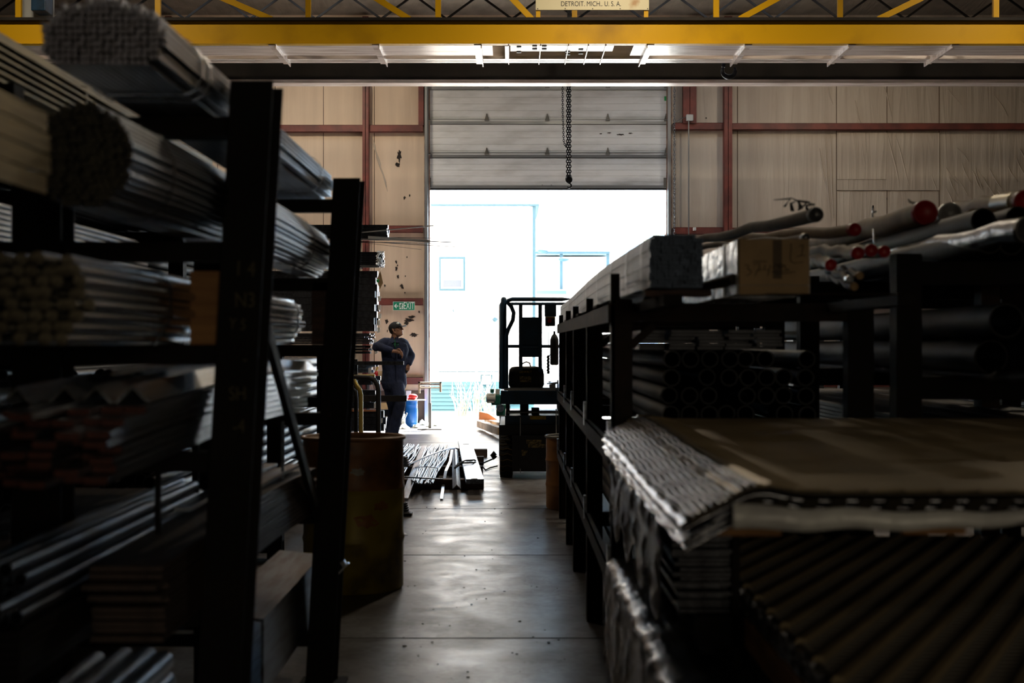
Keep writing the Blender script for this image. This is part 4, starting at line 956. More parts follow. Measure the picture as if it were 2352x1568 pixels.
pm = MB(); ell(pm, hp(-.014, 0, .125), .008, .008, .004, 8, 6); pm.build('cap_button', MT['cap'], cp)
# coveralls
cv = MB()
def bell(mb, pts, n=22):
    rings = [[Vector((c.x+rx*math.cos(a), c.y+ry*math.sin(a), c.z)) for a in [2*math.pi*k/n for k in range(n)]] for c, rx, ry in pts]; mb.loft(rings, True)
bell(cv, [(wp(908, 778), .05, .07), (wp(907, 783), .12, .10), (wp(906, 790), .195, .12), (wp(907, 805), .21, .135), (wp(906, 825), .195, .135), (wp(905, 845), .18, .13), (wp(905, 862), .185, .14), (wp(905, 880), .195, .15), (wp(905, 893), .17, .14), (wp(905, 900), .10, .09)])
chainc(cv, [(wp(890, 788, -.0), .085), (shR, .082), (elR+Vector((.01, 0, 0)), .066)]); chainc(cv, [(elR, .066), (elR.lerp(haR, .45), .056), (elR.lerp(haR, .72), .046)])
cap(cv, elR, elR+Vector((-.01, 0, -.02)), .068, .06)
chainc(cv, [(wp(922, 788, .02), .085), (shL, .080), (elL, .062), (elL.lerp(haL, .5), .056), (elL.lerp(haL, .82), .050)])
chainc(cv, [(hipA, .118), (hipA.lerp(knA, .5), .10), (knA, .085), (knA.lerp(anA, .5), .078), (anA+Vector((0, 0, .0)), .078), (anA+Vector((0, 0, -.035)), .080)])
chainc(cv, [(hipB, .122), (hipB.lerp(knB, .5), .106), (knB, .088), (knB.lerp(anB, .4), .082), (anB, .080), (anB+Vector((0, 0, -.03)), .082)])
co_ = cv.build('coveralls', MT['navy'], wk); finish(co_, .010, 4, (.022, .13))
# collar, placket, chest pocket, belt line, sleeves cuffs
cl = MB()
for s_ in (-1, 1):
    a = wp(908+s_*1, 779, -.075); cl.obox(wp(906+s_*5, 775, -.05), wp(910+s_*5, 787, -.135), .05, .014, up=(s_*.3, -1, .3))
cl.build('collar', MT['navy'], wk)
box('chest_pocket', wp(918, 0).x, wp(929, 0).x, WY-.165, WY-.125, wp(0, 818).z, wp(0, 803).z, MT['navy'], wk)
box('front_placket', wp(911.5, 0).x, wp(914, 0).x, WY-.16, WY-.12, wp(0, 880).z, wp(0, 790).z, MT['navy'], wk)
sh = MB(); sh.add([wp(906, 779, -.09), wp(915, 781, -.10), wp(917, 792, -.138), wp(911, 802, -.145), wp(906, 790, -.132)]+[p+Vector((0, .02, 0)) for p in (wp(906, 779, -.09), wp(915, 781, -.10), wp(917, 792, -.138), wp(911, 802, -.145), wp(906, 790, -.132))],
    [(0, 1, 2, 3, 4), (9, 8, 7, 6, 5)]+[(i, 5+i, 5+(i+1) % 5, (i+1) % 5) for i in range(5)]); sh.build('shirt', MT['green_shirt'], wk)
# boots
for an, dx in ((anA, 0), (anB, .0)):
    bt = MB(); base = Vector((an.x, an.y, 0)); fwd = Vector((.85, -.5, 0)).normalized()
    cap(bt, base+Vector((0, 0, .11)), base+Vector((0, 0, .055)), .052, .052); cap(bt, base-fwd*.04+Vector((0, 0, .045)), base+fwd*.10+Vector((0, 0, .045)), .045, .045); cap(bt, base+fwd*.08+Vector((0, 0, .042)), base+fwd*.155+Vector((0, 0, .038)), .046, .040)
    o = bt.build('boot', MT['boot'], wk); finish(o, .009, 1)
    so = MB(); so.loft([[base-fwd*.02+fwd*(.125+.0)*1.0*math.cos(a)*1.0+fwd*.055+Vector((0, 1, 0)).cross(Vector((0, 0, 1)))*0+Vector((-fwd.y, fwd.x, 0))*.048*math.sin(a)+Vector((0, 0, zq)) for a in [2*math.pi*k/20 for k in range(20)]] for zq in (.001, .022)], True, False).build('sole', MT['rubber'], o)
# dark cup / tool held in the hand at the hip
tag(MB().tube([haL+d2*.10+Vector((.0, -.02, 0)), haL+d2*.10+Vector((.05, -.03, -.02))], .014, 10).build('glove', MT['cloth_black']), 'small dark glove held at the worker\'s hip', 'glove')
# ================================================================== BARS AND BUNDLES
def hull(pts):
    pts = sorted(set(pts)); 
    def half(ps):
        h = []
        for p in ps:
            while len(h) > 1 and (h[-1][0]-h[-2][0])*(p[1]-h[-2][1])-(h[-1][1]-h[-2][1])*(p[0]-h[-2][0]) <= 0: h.pop()
            h.append(p)
        return h
    a = half(pts); b_ = half(pts[::-1]); return a[:-1]+b_[:-1]
def one_bar(prof, L, m, inner=None, sag=None, axis='y', name='bar', smooth=False, ny=None):
    """a bar along its axis starting at the origin; sag(t) gives (sideways, up)"""
    ny = ny or (1 if sag is None else 14); mb = MB(); rings = []; ri = []
    for i in range(ny+1):
        t = i/ny; dx, dz = sag(t) if sag else (0, 0)
        rings.append([(u+dx, t*L, v+dz) for u, v in prof])
        if inner: ri.append([(u+dx, t*L, v+dz) for u, v in reversed(inner)])
    if inner:
        mb.loft(rings, False, smooth); mb.loft(ri, False, smooth); n = len(prof)
        for r_, q in ((rings[0], list(reversed(ri[0]))), (rings[-1], list(reversed(ri[-1])))):
            mb.add(list(r_)+list(q), [(i, (i+1) % n, n+(i+1) % n, n+i) for i in range(n)])
    else: mb.loft(rings, True, smooth)
    if axis == 'x': mb.v = [(y, x, z) for x, y, z in mb.v]
    me = bpy.data.meshes.new(name); me.from_pydata(mb.v, [], mb.f); me.polygons.foreach_set('use_smooth', mb.sm)
    for q in (m if isinstance(m, (list, tuple)) else [m]): me.materials.append(q)
    me.update()
    if isinstance(m, (list, tuple)) and len(m) > 1:
        ax = 1 if axis == 'y' else 0
        for p in me.polygons:
            if abs(p.normal[ax]) > .9: p.material_index = 1
    return me
def bundle(name, label, cat, pts, prof, y0, L, m, inner=None, sag=None, axis='y', group=None, straps=(), strap_m='dark_steel', jit=.0, smooth=False, maxp=100, part='bar', rad=.012, seed=1, loose=False, sw=.02, st=.0015, front=None):
    random.seed(seed)
    zb_ = min(z for x, z in pts)+min(v for u, v in prof); cx_ = sum(x for x, z in pts)/len(pts)
    me = one_bar(prof, L, m, inner, sag, axis, part, smooth)
    dz0 = sag(0)[1] if sag else 0
    org = (cx_, y0, zb_) if axis == 'y' else (y0, cx_, zb_)
    t = thing(name, label, cat, org, group)
    order = sorted(pts, key=front) if front else list(pts)
    for i, (x, z) in enumerate(order[:maxp]):
        o = bpy.data.objects.new(part, me); COL.objects.link(o); o.parent = t; j = random.uniform(-jit, jit)
        P = Vector((x, y0+j, z)) if axis == 'y' else Vector((y0+j, x, z))
        o.location = P-Vector(org); WL[o.name] = P
    if len(order) > maxp:
        mb = MB(); base = [v.co.copy() for v in me.vertices]; fs = [tuple(p.vertices) for p in me.polygons]; sm_ = [p.use_smooth for p in me.polygons]; mi = [p.material_index for p in me.polygons]
        mis = []
        for (x, z) in order[maxp:]:
            j = random.uniform(-jit, jit); P = Vector((x, y0+j, z)) if axis == 'y' else Vector((y0+j, x, z))
            b0 = len(mb.v); mb.v += [tuple(v+P) for v in base]; mb.f += [[k_+b0 for k_ in f] for f in fs]; mb.sm += sm_; mis += mi
        o = mb.build(part+'s', m, t); o.data.polygons.foreach_set('material_index', mis); o['kind'] = 'stuff'
    H = hull([(x+a*rad, z+b_*rad) for x, z in pts for a in (-1, 1) for b_ in (-1, 1)])
    for f in straps:
        dx, dz = sag(f) if sag else (0, 0); r0 = []; n = len(H); yy = y0+f*L
        cx0 = sum(a for a, _ in H)/n; cz0 = sum(b_ for _, b_ in H)/n
        rings = []
        for (a, b_) in ((-sw/2, 0), (sw/2, 0), (sw/2, st), (-sw/2, st)):
            r_ = []
            for (x, z) in H:
                v = Vector((x-cx0, z-cz0)); v = v.normalized(); x2 = x+dx+v.x*(b_+.001); z2 = z+dz+v.y*(b_+.001)
                r_.append((x2, yy+a, z2) if axis == 'y' else (yy+a, x2, z2))
            rings.append(r_)
        MB().loft(rings, False, False, closed=True).build('strap', MT[strap_m], t)
    return t
def dome(cx_, cz_, rx, rz, zmin, s, row=None, hexa=False, xmin=-9, xmax=9, e=2):
    out = []; row = row or s; j = 0; z = zmin+s/2
    while z < cz_+rz:
        x = cx_-rx-s+(s/2 if hexa and j % 2 else 0)
        while x < cx_+rx+s:
            if abs((x-cx_)/rx)**e+abs((z-cz_)/rz)**e <= 1 and xmin <= x <= xmax: out.append((round(x, 5), round(z, 5)))
            x += s
        z += row; j += 1
    return out
def stack(x0, x1, z0, z1, dx, dz): 
    out = []; z = z0
    while z < z1-1e-6:
        x = x0+dx/2
        while x < x1: out.append((x, z)); x += dx
        z += dz
    return out
M = MT

# ================================================================== LEFT RACK
rk = thing('storage_rack', 'black steel pigeonhole rack with tall posts on the left of the aisle', 'rack', (-1.0, 3.75, 0), 'pigeonhole racks')
XI = -.622        # aisle face of the inner posts
def post(x1, Y, zt, lean=.055, wd=.12, par=rk, m='rack_steel'):
    """wide flange post, leaning a little towards the aisle at its top; x1 is the aisle side face at the top"""
    mb = MB()
    def sl(a0, a1, y0, y1):
        k = lean
        def X(x, z): return x-(zt-z)*k
        vs = [(X(a0, 0), y0, 0), (X(a1, 0), y0, 0), (X(a1, 0), y1, 0), (X(a0, 0), y1, 0), (X(a0, zt), y0, zt), (X(a1, zt), y0, zt), (X(a1, zt), y1, zt), (X(a0, zt), y1, zt)]
        mb.add(vs, [(0, 3, 2, 1), (4, 5, 6, 7), (0, 1, 5, 4), (1, 2, 6, 5), (2, 3, 7, 6), (3, 0, 4, 7)])
    sl(x1-wd, x1-.008, Y, Y+.008); sl(x1-wd*.55, x1-wd*.5, Y+.008, Y+.112); sl(x1-wd, x1, Y+.112, Y+.12)
    p = mb.build('post', M[m], par)
    box('base_plate', x1-wd-zt*lean-.03, x1-zt*lean+.04, Y-.04, Y+.16, 0, .012, M[m], par)
    return p
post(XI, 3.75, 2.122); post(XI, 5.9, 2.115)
post(XI, 1.55, 2.122)
LEV = [2.03, 1.70, 1.425, 1.14, .73, .22]
for Y in (1.55, 3.75, 5.9):
    zt = 2.03 if Y != 3.75 else 1.62
    MB().box(-1.32, -1.19, Y, Y+.012, 0, 2.12 if Y != 3.75 else 1.85).box(-1.32, -1.19, Y+.11, Y+.12, 0, 2.12 if Y != 3.75 else 1.85).box(-1.26, -1.25, Y+.012, Y+.11, 0, 1.85).build('post', M['rack_steel'], rk)
    MB().box(-1.98, -1.86, Y, Y+.12, 0, 2.14).build('post', M['rack_steel'], rk)
    for z in LEV:
        MB().box(-1.19, XI-.12+.01-(2.12-z)*.055, Y+.02, Y+.10, z-.052, z).build('arm', M['rack_steel'], rk)
        MB().box(-1.86, -1.32, Y+.02, Y+.10, z-.052+(.09 if z > 2 else 0), z+(.09 if z > 2 else 0)).build('arm', M['rack_steel'], rk)
# diagonal brace between the frames and thin dividers
MB().obox((-.70, 4.0, 1.5), (-.80, 5.85, .72), .02, .055).build('brace', M['rack_steel'], rk)
MB().box(-1.03, -1.015, 4.6, 4.615, .73, 1.14).build('divider', M['rack_steel'], rk)
MB().box(-.955, -.94, 3.8, 3.815, .73, 1.09).build('divider', M['rack_steel'], rk)
MB().box(-.86, -.85, 5.3, 5.31, .73, 1.14).build('divider', M['mill_steel'], rk)
# faint chalk writing on the near post (facing the camera)
def chalk(s_, px, py, size, rot=0, o_=None):
    c = at(px, py, 3.745); return text('chalk_mark', s_, size, (c.x, 3.7485, c.z), (math.pi/2, rot, 0), M['chalk'], rk, .0004, sx=.8)
chalk('1 4', 562, 618, .055, .05); chalk('N3', 562, 690, .055); chalk('Y 5', 545, 745, .042, .1); chalk('-', 562, 824, .05); chalk('SH', 545, 905, .05); chalk('-4', 548, 980, .05)
# wood spacer blocks set on the 1.425 arms
bk = box('spacer_block', *sorted((at(432, 0, 3.75).x, at(506, 0, 3.75).x)), 3.77, 3.86, 1.4255, 1.425+sz(171, 3.75), M['wood']); tag(bevel(bk, .003), 'upright tan wooden block between rack arms at the near post', 'block')
bk = box('spacer_block', at(714, 0, 5.9).x, at(752, 0, 5.9).x, 5.92, 6.01, 1.4255, 1.425+sz(145, 5.9), M['old_wood']); tag(bevel(bk, .003), 'dim reddish wooden block between rack arms at the far post', 'block')

# --- level 2.03 : tied bundle of square bars
sq = rect(.0100, .0100)
pts = dome(-.888, 2.093, .139, .085, 2.031, .0136)
bundle('square_bar_bundle', 'thick tied bundle of square steel bars on the top rack arms', 'bar bundle', pts, sq, 3.08, 2.93, [M['gray_steel'], M['bar_end']], jit=.006, straps=(.12, .15, .86), strap_m='bright_steel', rad=.0075, front=lambda p: -math.hypot((p[0]+.878)/.139, (p[1]-2.09)/.085), seed=4)
# next bay, top: pale warm angles
bundle('angle_stack', 'straw lit stack of long steel angles at the upper left edge', 'angle bars', stack(-1.66, -1.35, 2.125, 2.25, .062, .021), angle(.05, .006), 2.45, 4.2, M['straw_steel'], jit=.03, straps=(.12, .5), strap_m='straw_steel', rad=.02)
# --- level 1.70 : rusty round rod bundle, sagging and slightly twisted
sagR = lambda t: (.012*math.sin(t*3.1), .008*math.sin(t*3.1))
pts = dome(-.858, 1.806, .100, .106, 1.702, .0132, .0115, True)
bundle('round_rod_bundle', 'big round bundle of thin steel rods tied with wire, second rack level', 'rod bundle', pts, circ(.0063, 6), 2.84, 3.16, [M['mill_steel'], M['dull_end']], jit=.012, sag=sagR, straps=(.10, .80, .985), strap_m='dark_steel', smooth=True, rad=.006, front=lambda p: -math.hypot((p[0]+.835)/.107, (p[1]-1.812)/.112), seed=6, sw=.012)
# channels that end in front of it
bundle('channel_stack', 'short straw coloured stack of steel channels ending beside the rusty rods', 'channels', [(-.93, 1.702), (-.93, 1.74), (-.93, 1.778), (-.93, 1.816)], channel(.16, .034, .005), 1.0, 1.61, M['straw_steel'], jit=.015, part='channel')
bundle('thin_rod_stack', 'flat grey stack of thin rods low behind the outer post', 'rods', stack(-1.62, -1.34, 1.703, 1.80, .017, .015), circ(.0072, 8), 3.0, 2.3, M['gray_steel'], jit=.05, part='rod', smooth=True)
# --- level 1.425 : round bars
pts = dome(-.955, 1.515, .118, .098, 1.4255, .0262, .0228, True)
bundle('round_bar_bundle', 'bundle of bright round steel bars with pale ends, third rack level', 'bar bundle', pts, circ(.0125, 16), 2.84, 2.92, [M['bright_steel'], M['round_end']], jit=.06, straps=(.22, .93), smooth=True, rad=.013, seed=8, part='round_bar')
# --- level 1.14 : flat bars and angles, hogged, with orange painted near ends
hog = lambda t: (0, .035*math.sin(t*2.6))
bundle('flat_bar_stack', 'uneven stack of glossy flat bars with orange painted ends, fourth rack level', 'flat bars', [(-1.14+.0495*(i % 8)+.003*j, 1.144+.019*j) for j in range(8) for i in range(7) if i >= j//3], rect(.048, .014, 0, .007), 2.95, 2.75, [M['gray_steel'], M['orange_paint']], sag=hog, jit=.16, seed=12)
bundle('angle_stack', 'loose glossy steel angles lying on top of the fourth level', 'angle bars', [(-1.06, 1.298), (-.99, 1.298), (-.92, 1.298), (-.85, 1.298)], roof_angle(.055, .005), 3.1, 2.75, M['bright_steel'], sag=hog, jit=.12, seed=13)
# --- level .73 : tubes (left) and flat bars (right)
bundle('tube_bundle', 'row of shiny dark round tubes in the lower middle level', 'tubes', [(-1.10+.036*i+.006*(j % 2), .862+.037*j) for j in range(4) for i in range(3)], circ(.016, 18), 2.9, 1.7, M['mill_steel'], inner=circ(.013, 18), smooth=True, jit=.1, seed=15, part='tube')
bundle('flat_bar_stack', 'black flat bars beneath the shiny round tubes', 'flat bars', [(-1.065, .732+.0185*j) for j in range(6)], rect(.12, .016, 0, .008), 2.9, 1.9, M['black_steel'], seed=14)
bundle('flat_bar_stack', 'reddish brown stack of wide flat bars on the fifth rack level', 'flat bars', [(-.90, .732+.0165*j) for j in range(11)], rect(.17, .013, 0, .0065), 3.35, 2.6, M['brown_steel'], jit=.1, seed=16, sag=lambda t: (.004*math.sin(t*9), .02*math.sin(t*3)))
bundle('flat_bar_stack', 'short bright flat bars scattered on the brown stack', 'flat bars', [(-.95, .945), (-.87, .934)], rect(.05, .01, 0, .005), 4.1, 1.5, M['gray_steel'], jit=.2, seed=17, sag=lambda t: (0, .01*math.sin(t*3)))
cdd = MB().add([at(640, 1118, 5.6), at(645, 1062, 5.6), at(640, 1080, 5.6), at(649, 1070, 5.6), at(683, 1120, 5.62), at(651, 1112, 5.6)], [(0, 1, 2), (3, 4, 5)])
o = cdd.build('card_tag', M['card_yellow']); md = o.modifiers.new('t', 'SOLIDIFY'); md.thickness = .003; tag(o, 'torn yellow card tag stuck among bars beside the far post', 'tag')
# --- level .22 : pipes and a big box tube
bundle('pipe_bundle', 'blue-grey shining pipes lying in the lowest rack level', 'pipes', [(-1.15+.062*i, .251+.060*j) for j in range(6) for i in range(4)], circ(.029, 24), 2.45, 1.5, M['gray_steel'], inner=circ(.025, 24), smooth=True, jit=.08, seed=19, part='pipe')
o = MB().prism([(-.99, .222), (-.80, .222), (-.80, .48), (-.99, .50)], 4.9, 6.4, inner=[(-.98, .232), (-.81, .232), (-.81, .47), (-.98, .49)]).build('box_tube', M['mill_steel'])
o.location.x -= .055
tag(o, 'large grey rectangular steel tube low between the two posts', 'tube')
o = MB().box(-1.35, -1.33, 2.6, 3.55, .221, 1.05).build('steel_plate', M['mill_steel']); tag(o, 'upright dark steel plate at the lower left edge', 'plate')
bundle('flat_bar_stack', 'dim stack of rusty flat bars in the outer bay', 'flat bars', stack(-1.80, -1.36, .732, .84, .105, .018), rect(.1, .014, 0, .007), 2.2, 3.6, M['brown_steel'], jit=.1, seed=23)
bundle('pipe_bundle', 'dark pipes in outer bay behind the round bars', 'pipes', stack(-1.82, -1.36, 1.452, 1.6, .055, .054), circ(.025, 16), 2.4, 3.6, M['dark_steel'], smooth=True, jit=.1, seed=24, part='pipe')
bundle('pipe_bundle', 'dark pipes in outer bay at the fourth level', 'pipes', stack(-1.82, -1.36, 1.168, 1.32, .055, .054), circ(.025, 16), 2.4, 3.6, M['dark_steel'], smooth=True, jit=.1, seed=25, part='pipe')
MB().obox(at(778, 1316, 6.0), at(801, 1292, 6.0), .02, .008).obox(at(786, 1288, 6.0), at(793, 1300, 6.0), .03, .02).build('hook', M['bright_steel'], rk)

# tall dark rack further out on the left
r6 = thing('storage_rack', 'tall dark rack of long tubes beyond the near posts, far left', 'rack', (-2.9, 9.5, 0), None)
for Y in (7.0, 9.6, 12.2):
    for x in (-3.85, -2.32): box('post', x, x+.1, Y, Y+.1, 0, 2.62, M['rack_steel'], r6)
    for z in (1.42, 1.80, 2.18): box('arm', -3.75, -2.32, Y+.01, Y+.09, z-.08, z, M['rack_steel'], r6)
for i_, (z_, lb_) in enumerate(((1.422, 'lowest tier of dark tubes in the tall left rack'), (1.802, 'middle tier of dark tubes in the tall left rack'), (2.182, 'top tier of dark tubes in the tall left rack'))):
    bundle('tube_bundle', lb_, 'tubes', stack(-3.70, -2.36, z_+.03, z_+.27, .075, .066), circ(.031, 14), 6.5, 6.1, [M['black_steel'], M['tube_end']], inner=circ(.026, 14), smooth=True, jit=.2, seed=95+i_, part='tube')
# dark stock further along on the left, behind the drum
r4 = thing('storage_rack', 'low dark rack of long tubes beyond the near posts, left of aisle', 'rack', (-2.4, 9.5, 0), None)
for Y in (7.2, 9.4, 11.8):
    for x in (-1.62, -2.6, -3.6): box('post', x, x+.1, Y, Y+.1, 0, 1.40, M['rack_steel'], r4)
    for z in (.12, .55, .98): box('arm', -3.5, -1.52, Y+.01, Y+.09, z-.08, z, M['rack_steel'], r4)
for i_, (z_, lb_) in enumerate(((.122, 'lowest dark tubes of the low rack beyond the near posts'), (.552, 'middle dark tubes of the low rack beyond the near posts'), (.982, 'top dark tubes of the low rack beyond the near posts'))):
    bundle('tube_bundle', lb_, 'tubes', [p_ for p_ in stack(-3.45, -1.64, z_+.03, z_+.32, .075, .066) if not -2.66 < p_[0] < -2.44 and not -2.36 < p_[0] < -2.18], circ(.031, 14), 6.7, 5.9, [M['dark_steel'], M['mill_steel']], inner=circ(.026, 14), smooth=True, jit=.2, seed=90+i_, part='tube')


# ================================================================== FAR LEFT RACK (bars run across the hall)
YR = 21.9
def rx(px): return at(px, 0, YR).x
def rz(py): return at(0, py, YR).z
fr = thing('storage_rack', 'dark cantilever rack of crosswise bars behind the leaning worker', 'rack', (-5, YR+.4, 0))
for x in (-2.75, -4.4, -6.2, -8.0, -9.6):
    box('upright', x-.06, x+.06, YR+.58, YR+.74, 0, 3.35, M['rack_steel'], fr)
    for z in (rz(547), rz(611), rz(760), rz(790), rz(812), rz(856), rz(884), rz(938)): box('arm', x-.04, x+.04, YR, YR+.58, z-.025, z-.002, M['rack_steel'], fr)
    box('foot', x-.06, x+.06, YR-.1, YR+.9, 0, .08, M['rack_steel'], fr)
def xb(label, cat, px_end, py0, py1, prof, m, dY, n, dz, inner=None, part='bar', name='bar_bundle', jit=.02, smooth=False, L=6.9, seed=1, straps=(), rad=.02, y_off=0):
    z0 = rz(py1); z1 = rz(py0); pts = []; z = z0
    while z < z1-dz*.5: pts += [(YR+.06+y_off+dY*(i+.5), z) for i in range(n)]; z += dz
    x1 = rx(px_end)
    return bundle(name, label, cat, pts, prof, x1-L, L, m, inner, axis='x', jit=jit, part=part, smooth=smooth, seed=seed, straps=straps, rad=rad, st=.003)
xb('top stack of long dark square tubes on the far crosswise rack', 'tubes', 887, 512, 547, rect(.078, .052, 0, .026), [M['dark_steel'], M['gray_steel']], .085, 5, .0535, seed=2, part='tube', straps=(.9,))
xb('dark wrapped bars with torn white plastic at their end, second tier', 'bars', 876, 578, 611, rect(.09, .036, 0, .018), [M['dark_steel'], M['white_wrap']], .1, 4, .0375, seed=3, straps=(.95,))
xb('tall stack of big black square tubes with bright ends, middle tier', 'tubes', 862, 620, 760, rect(.10, .10, 0, .05), [M['dark_steel'], M['gray_steel']], .11, 4, .1035, seed=4, part='tube', jit=.03)
xb('stack of dark flat bars at the height of the worker elbow', 'flat bars', 846, 766, 790, rect(.1, .022, 0, .011), [M['dark_steel'], M['bright_steel']], .105, 4, .024, seed=5, jit=.07)
xb('dark angle bars and short ends just below elbow height', 'angle bars', 842, 793, 812, roof_angle(.05, .006), [M['dark_steel'], M['bright_steel']], .09, 5, .045, seed=6, jit=.08)
xb('thin dark bars behind the worker waist', 'bars', 852, 838, 856, rect(.06, .04, 0, .02), [M['mill_steel'], M['bright_steel']], .07, 6, .045, seed=7, jit=.08)
xb('dark square tubes behind the worker thigh', 'tubes', 858, 862, 884, rect(.10, .065, 0, .032), [M['dark_steel'], M['bright_steel']], .11, 4, .068, seed=8, jit=.08)
xb('dark square tubes behind the bent pipe guard', 'tubes', 860, 890, 938, rect(.10, .09, 0, .045), [M['dark_steel'], M['bright_steel']], .11, 4, .094, seed=9, jit=.07)
xb('lowest stack of heavy black tubes on the floor of the far rack', 'tubes', 880, 947, 990, rect(.12, .10, 0, .05), [M['dark_steel'], M['gray_steel']], .125, 4, .105, seed=10, jit=.06)
o = MB().box(rx(600), rx(868), YR+.03, YR+.12, rz(945), rz(941.5)).build('orange_strip', M['terra']); tag(o, 'thin orange strip of wood on the lowest tube stack', 'strip')
o = box('bright_flat_bar', rx(640), rx(872), YR-.0, YR+.05, rz(613.5), rz(609), M['bright_steel']); tag(o, 'bright aluminium bar along the edge of the second tier', 'bar')
# loose ends and tags on the stack ends
o = MB().add([(rx(874), YR-.01, rz(622)), (rx(880), YR-.02, rz(650)), (rx(872), YR-.0, rz(666)), (rx(866), YR-.01, rz(640)), (rx(874), YR-.004, rz(622)), (rx(880), YR-.014, rz(650)), (rx(872), YR+.006, rz(666)), (rx(866), YR-.004, rz(640))],
    [(0, 1, 2, 3), (7, 6, 5, 4), (0, 4, 5, 1), (1, 5, 6, 2), (2, 6, 7, 3), (3, 7, 4, 0)]).build('paper_tag', M['kraft']); tag(o, 'hanging tan paper tag at the ends of the middle tubes', 'tag')
MB().ball((rx(868.5), YR-.014, rz(645)), .02, .004, .028, 10, 6).build('green_dot', M['green_tag'], o)
random.seed(31)
pw = MB()
for q in range(22):
    c = Vector((rx(random.uniform(865, 878)), YR+random.uniform(-.05, .1), rz(random.uniform(576, 606)))); pw.tube([c, c+Vector((random.uniform(-.04, .06), random.uniform(-.05, .03), random.uniform(-.05, .02))), c+Vector((random.uniform(-.02, .06), -.04, random.uniform(-.12, -.02)))], [.02, .014, .004], 6, flat=.4)
tag(pw.build('plastic_wrapping', M['white_wrap']), 'torn crumpled white plastic wrapping at the second tier end', 'plastic')
pw = MB()
for (px, py) in ((868, 700), (869, 720), (866, 735), (868, 680), (866, 752), (858, 780), (861, 800), (846, 845), (856, 870), (862, 905), (859, 925), (872, 960), (885, 985)):
    c = Vector((rx(px), YR+.0, rz(py))); pw.add([c, c+Vector((.05, -.01, .0)), c+Vector((.045, -.02, -.07)), c+Vector((.0, -.01, -.09))]+[c+Vector((0, .006, 0)), c+Vector((.05, -.004, .0)), c+Vector((.045, -.014, -.07)), c+Vector((.0, -.004, -.09))], [(0, 1, 2, 3), (7, 6, 5, 4), (0, 4, 5, 1), (1, 5, 6, 2), (2, 6, 7, 3), (3, 7, 4, 0)])
tag(pw.build('end_labels', M['white_wrap']), 'little white stickers and plastic scraps on the tube ends', 'labels', kind='stuff')
# thin rods and flat bars poking out across the doorway
lr = ['uppermost pale flat bar pointing up across the door jamb', 'wide pale flat bar poking out furthest to the door', 'thin dark rod poking out just above the wide flat bar', 'thin dark rod dipping lowest across the doorway', 'thin dark rod ending in the middle of the fan', 'short thin rod hidden under the wide flat bar', 'wispy thin wire drooping by the jamb']
for i, (a, b_, wd, m_) in enumerate([((885, 537), (996, 518), .03, 'pale_cast'), ((878, 541), (988, 554), .075, 'pale_cast'), ((885, 544), (1016, 547), .014, 'dark_steel'), ((880, 552), (1051, 567), .016, 'dark_steel'),
        ((880, 547), (1037, 556), .022, 'dark_steel'), ((880, 555), (1002, 559), .016, 'mill_steel'), ((905, 555), (968, 573), .008, 'dark_steel')]):
    Y = YR+.1+.04*i; p = at(*a, Y); q = at(*b_, Y-.25); p = p-(q-p).normalized()*1.2*Vector((1, 1, 0)).length*0+Vector((-.6, .0, 0))*1; 
    tag(MB().obox(p, q, .01, wd*.55).build('loose_bar', M[m_]), lr[i], 'bar', 'bars poking out of the far rack')
# bars and shelf parts in front of the worker
Yq = 20.7
tag(MB().box(at(640, 0, Yq).x, at(927, 0, Yq).x, Yq, Yq+.04, at(0, 838, Yq).z, at(0, 829.5, Yq).z).box(at(640, 0, Yq).x, at(910, 0, Yq).x, Yq-.03, Yq, at(0, 838, Yq).z, at(0, 836.5, Yq).z).build('bar', M['dark_steel']), 'dark horizontal bar crossing in front of the worker hips', 'bar')
tag(MB().box(at(640, 0, Yq).x, at(934, 0, Yq).x, Yq, Yq+.05, at(0, 922, Yq).z, at(0, 908, Yq).z).build('bar', M['black_steel']), 'dark horizontal bar crossing in front of the worker knee', 'bar')
for o_ in (): pass
sh_ = thing('bar_stand', 'black upright stand carrying the crossbars before the worker', 'stand', (at(800, 0, Yq).x, Yq+.1, 0))
for px in (700, 812): box('upright', at(px, 0, Yq).x, at(px+8, 0, Yq).x, Yq+.05, Yq+.12, 0, at(0, 825, Yq).z, M['rack_steel'], sh_)
# bent pipe guard with brassy wrap
Yg2 = 19.4
gd = thing('pipe_guard', 'bent black and brass pipe guard rail behind the yellow drum', 'guard rail', (at(845, 0, Yg2).x, Yg2, 0))
def gq(px, py, dy=0): p = at(px, py, Yg2); return Vector((p.x, Yg2+dy, p.z))
def g0(px, dy=0): p = gq(px, 900, dy); p.z = 0; return p
MB().tube([g0(795, .3), gq(795, 880, .3), gq(800, 868, .25), gq(812, 867, .2), gq(848, 868, .1), gq(860, 873, .02), gq(867, 884), gq(869, 900), g0(869)], .034, 10).build('guard_pipe', M['black_steel'], gd)
MB().tube([g0(803, -.2), gq(803, 890, -.2), gq(808, 872, -.2), gq(818, 873, -.2), gq(825, 886, -.22), gq(830, 893, -.22), gq(833, 905, -.22), g0(833, -.22)], .030, 10).build('guard_pipe', M['brass'], gd)
MB().tube([g0(800, -.1), gq(800, 895, -.1), gq(812, 892, -.1), gq(819, 899, -.1), gq(820, 915, -.1), g0(820, -.1)], .026, 10).build('guard_pipe', M['black_steel'], gd)
MB().tube([gq(795, 866, .2), gq(858, 864, .2)], .026, 8).build('hose_wrap', M['brass'], gd)
MB().obox(g0(795, -.1)+Vector((0, 0, .12)), g0(835, -.1)+Vector((0, 0, .12)), .2, .1).build('foot', M['black_steel'], gd)
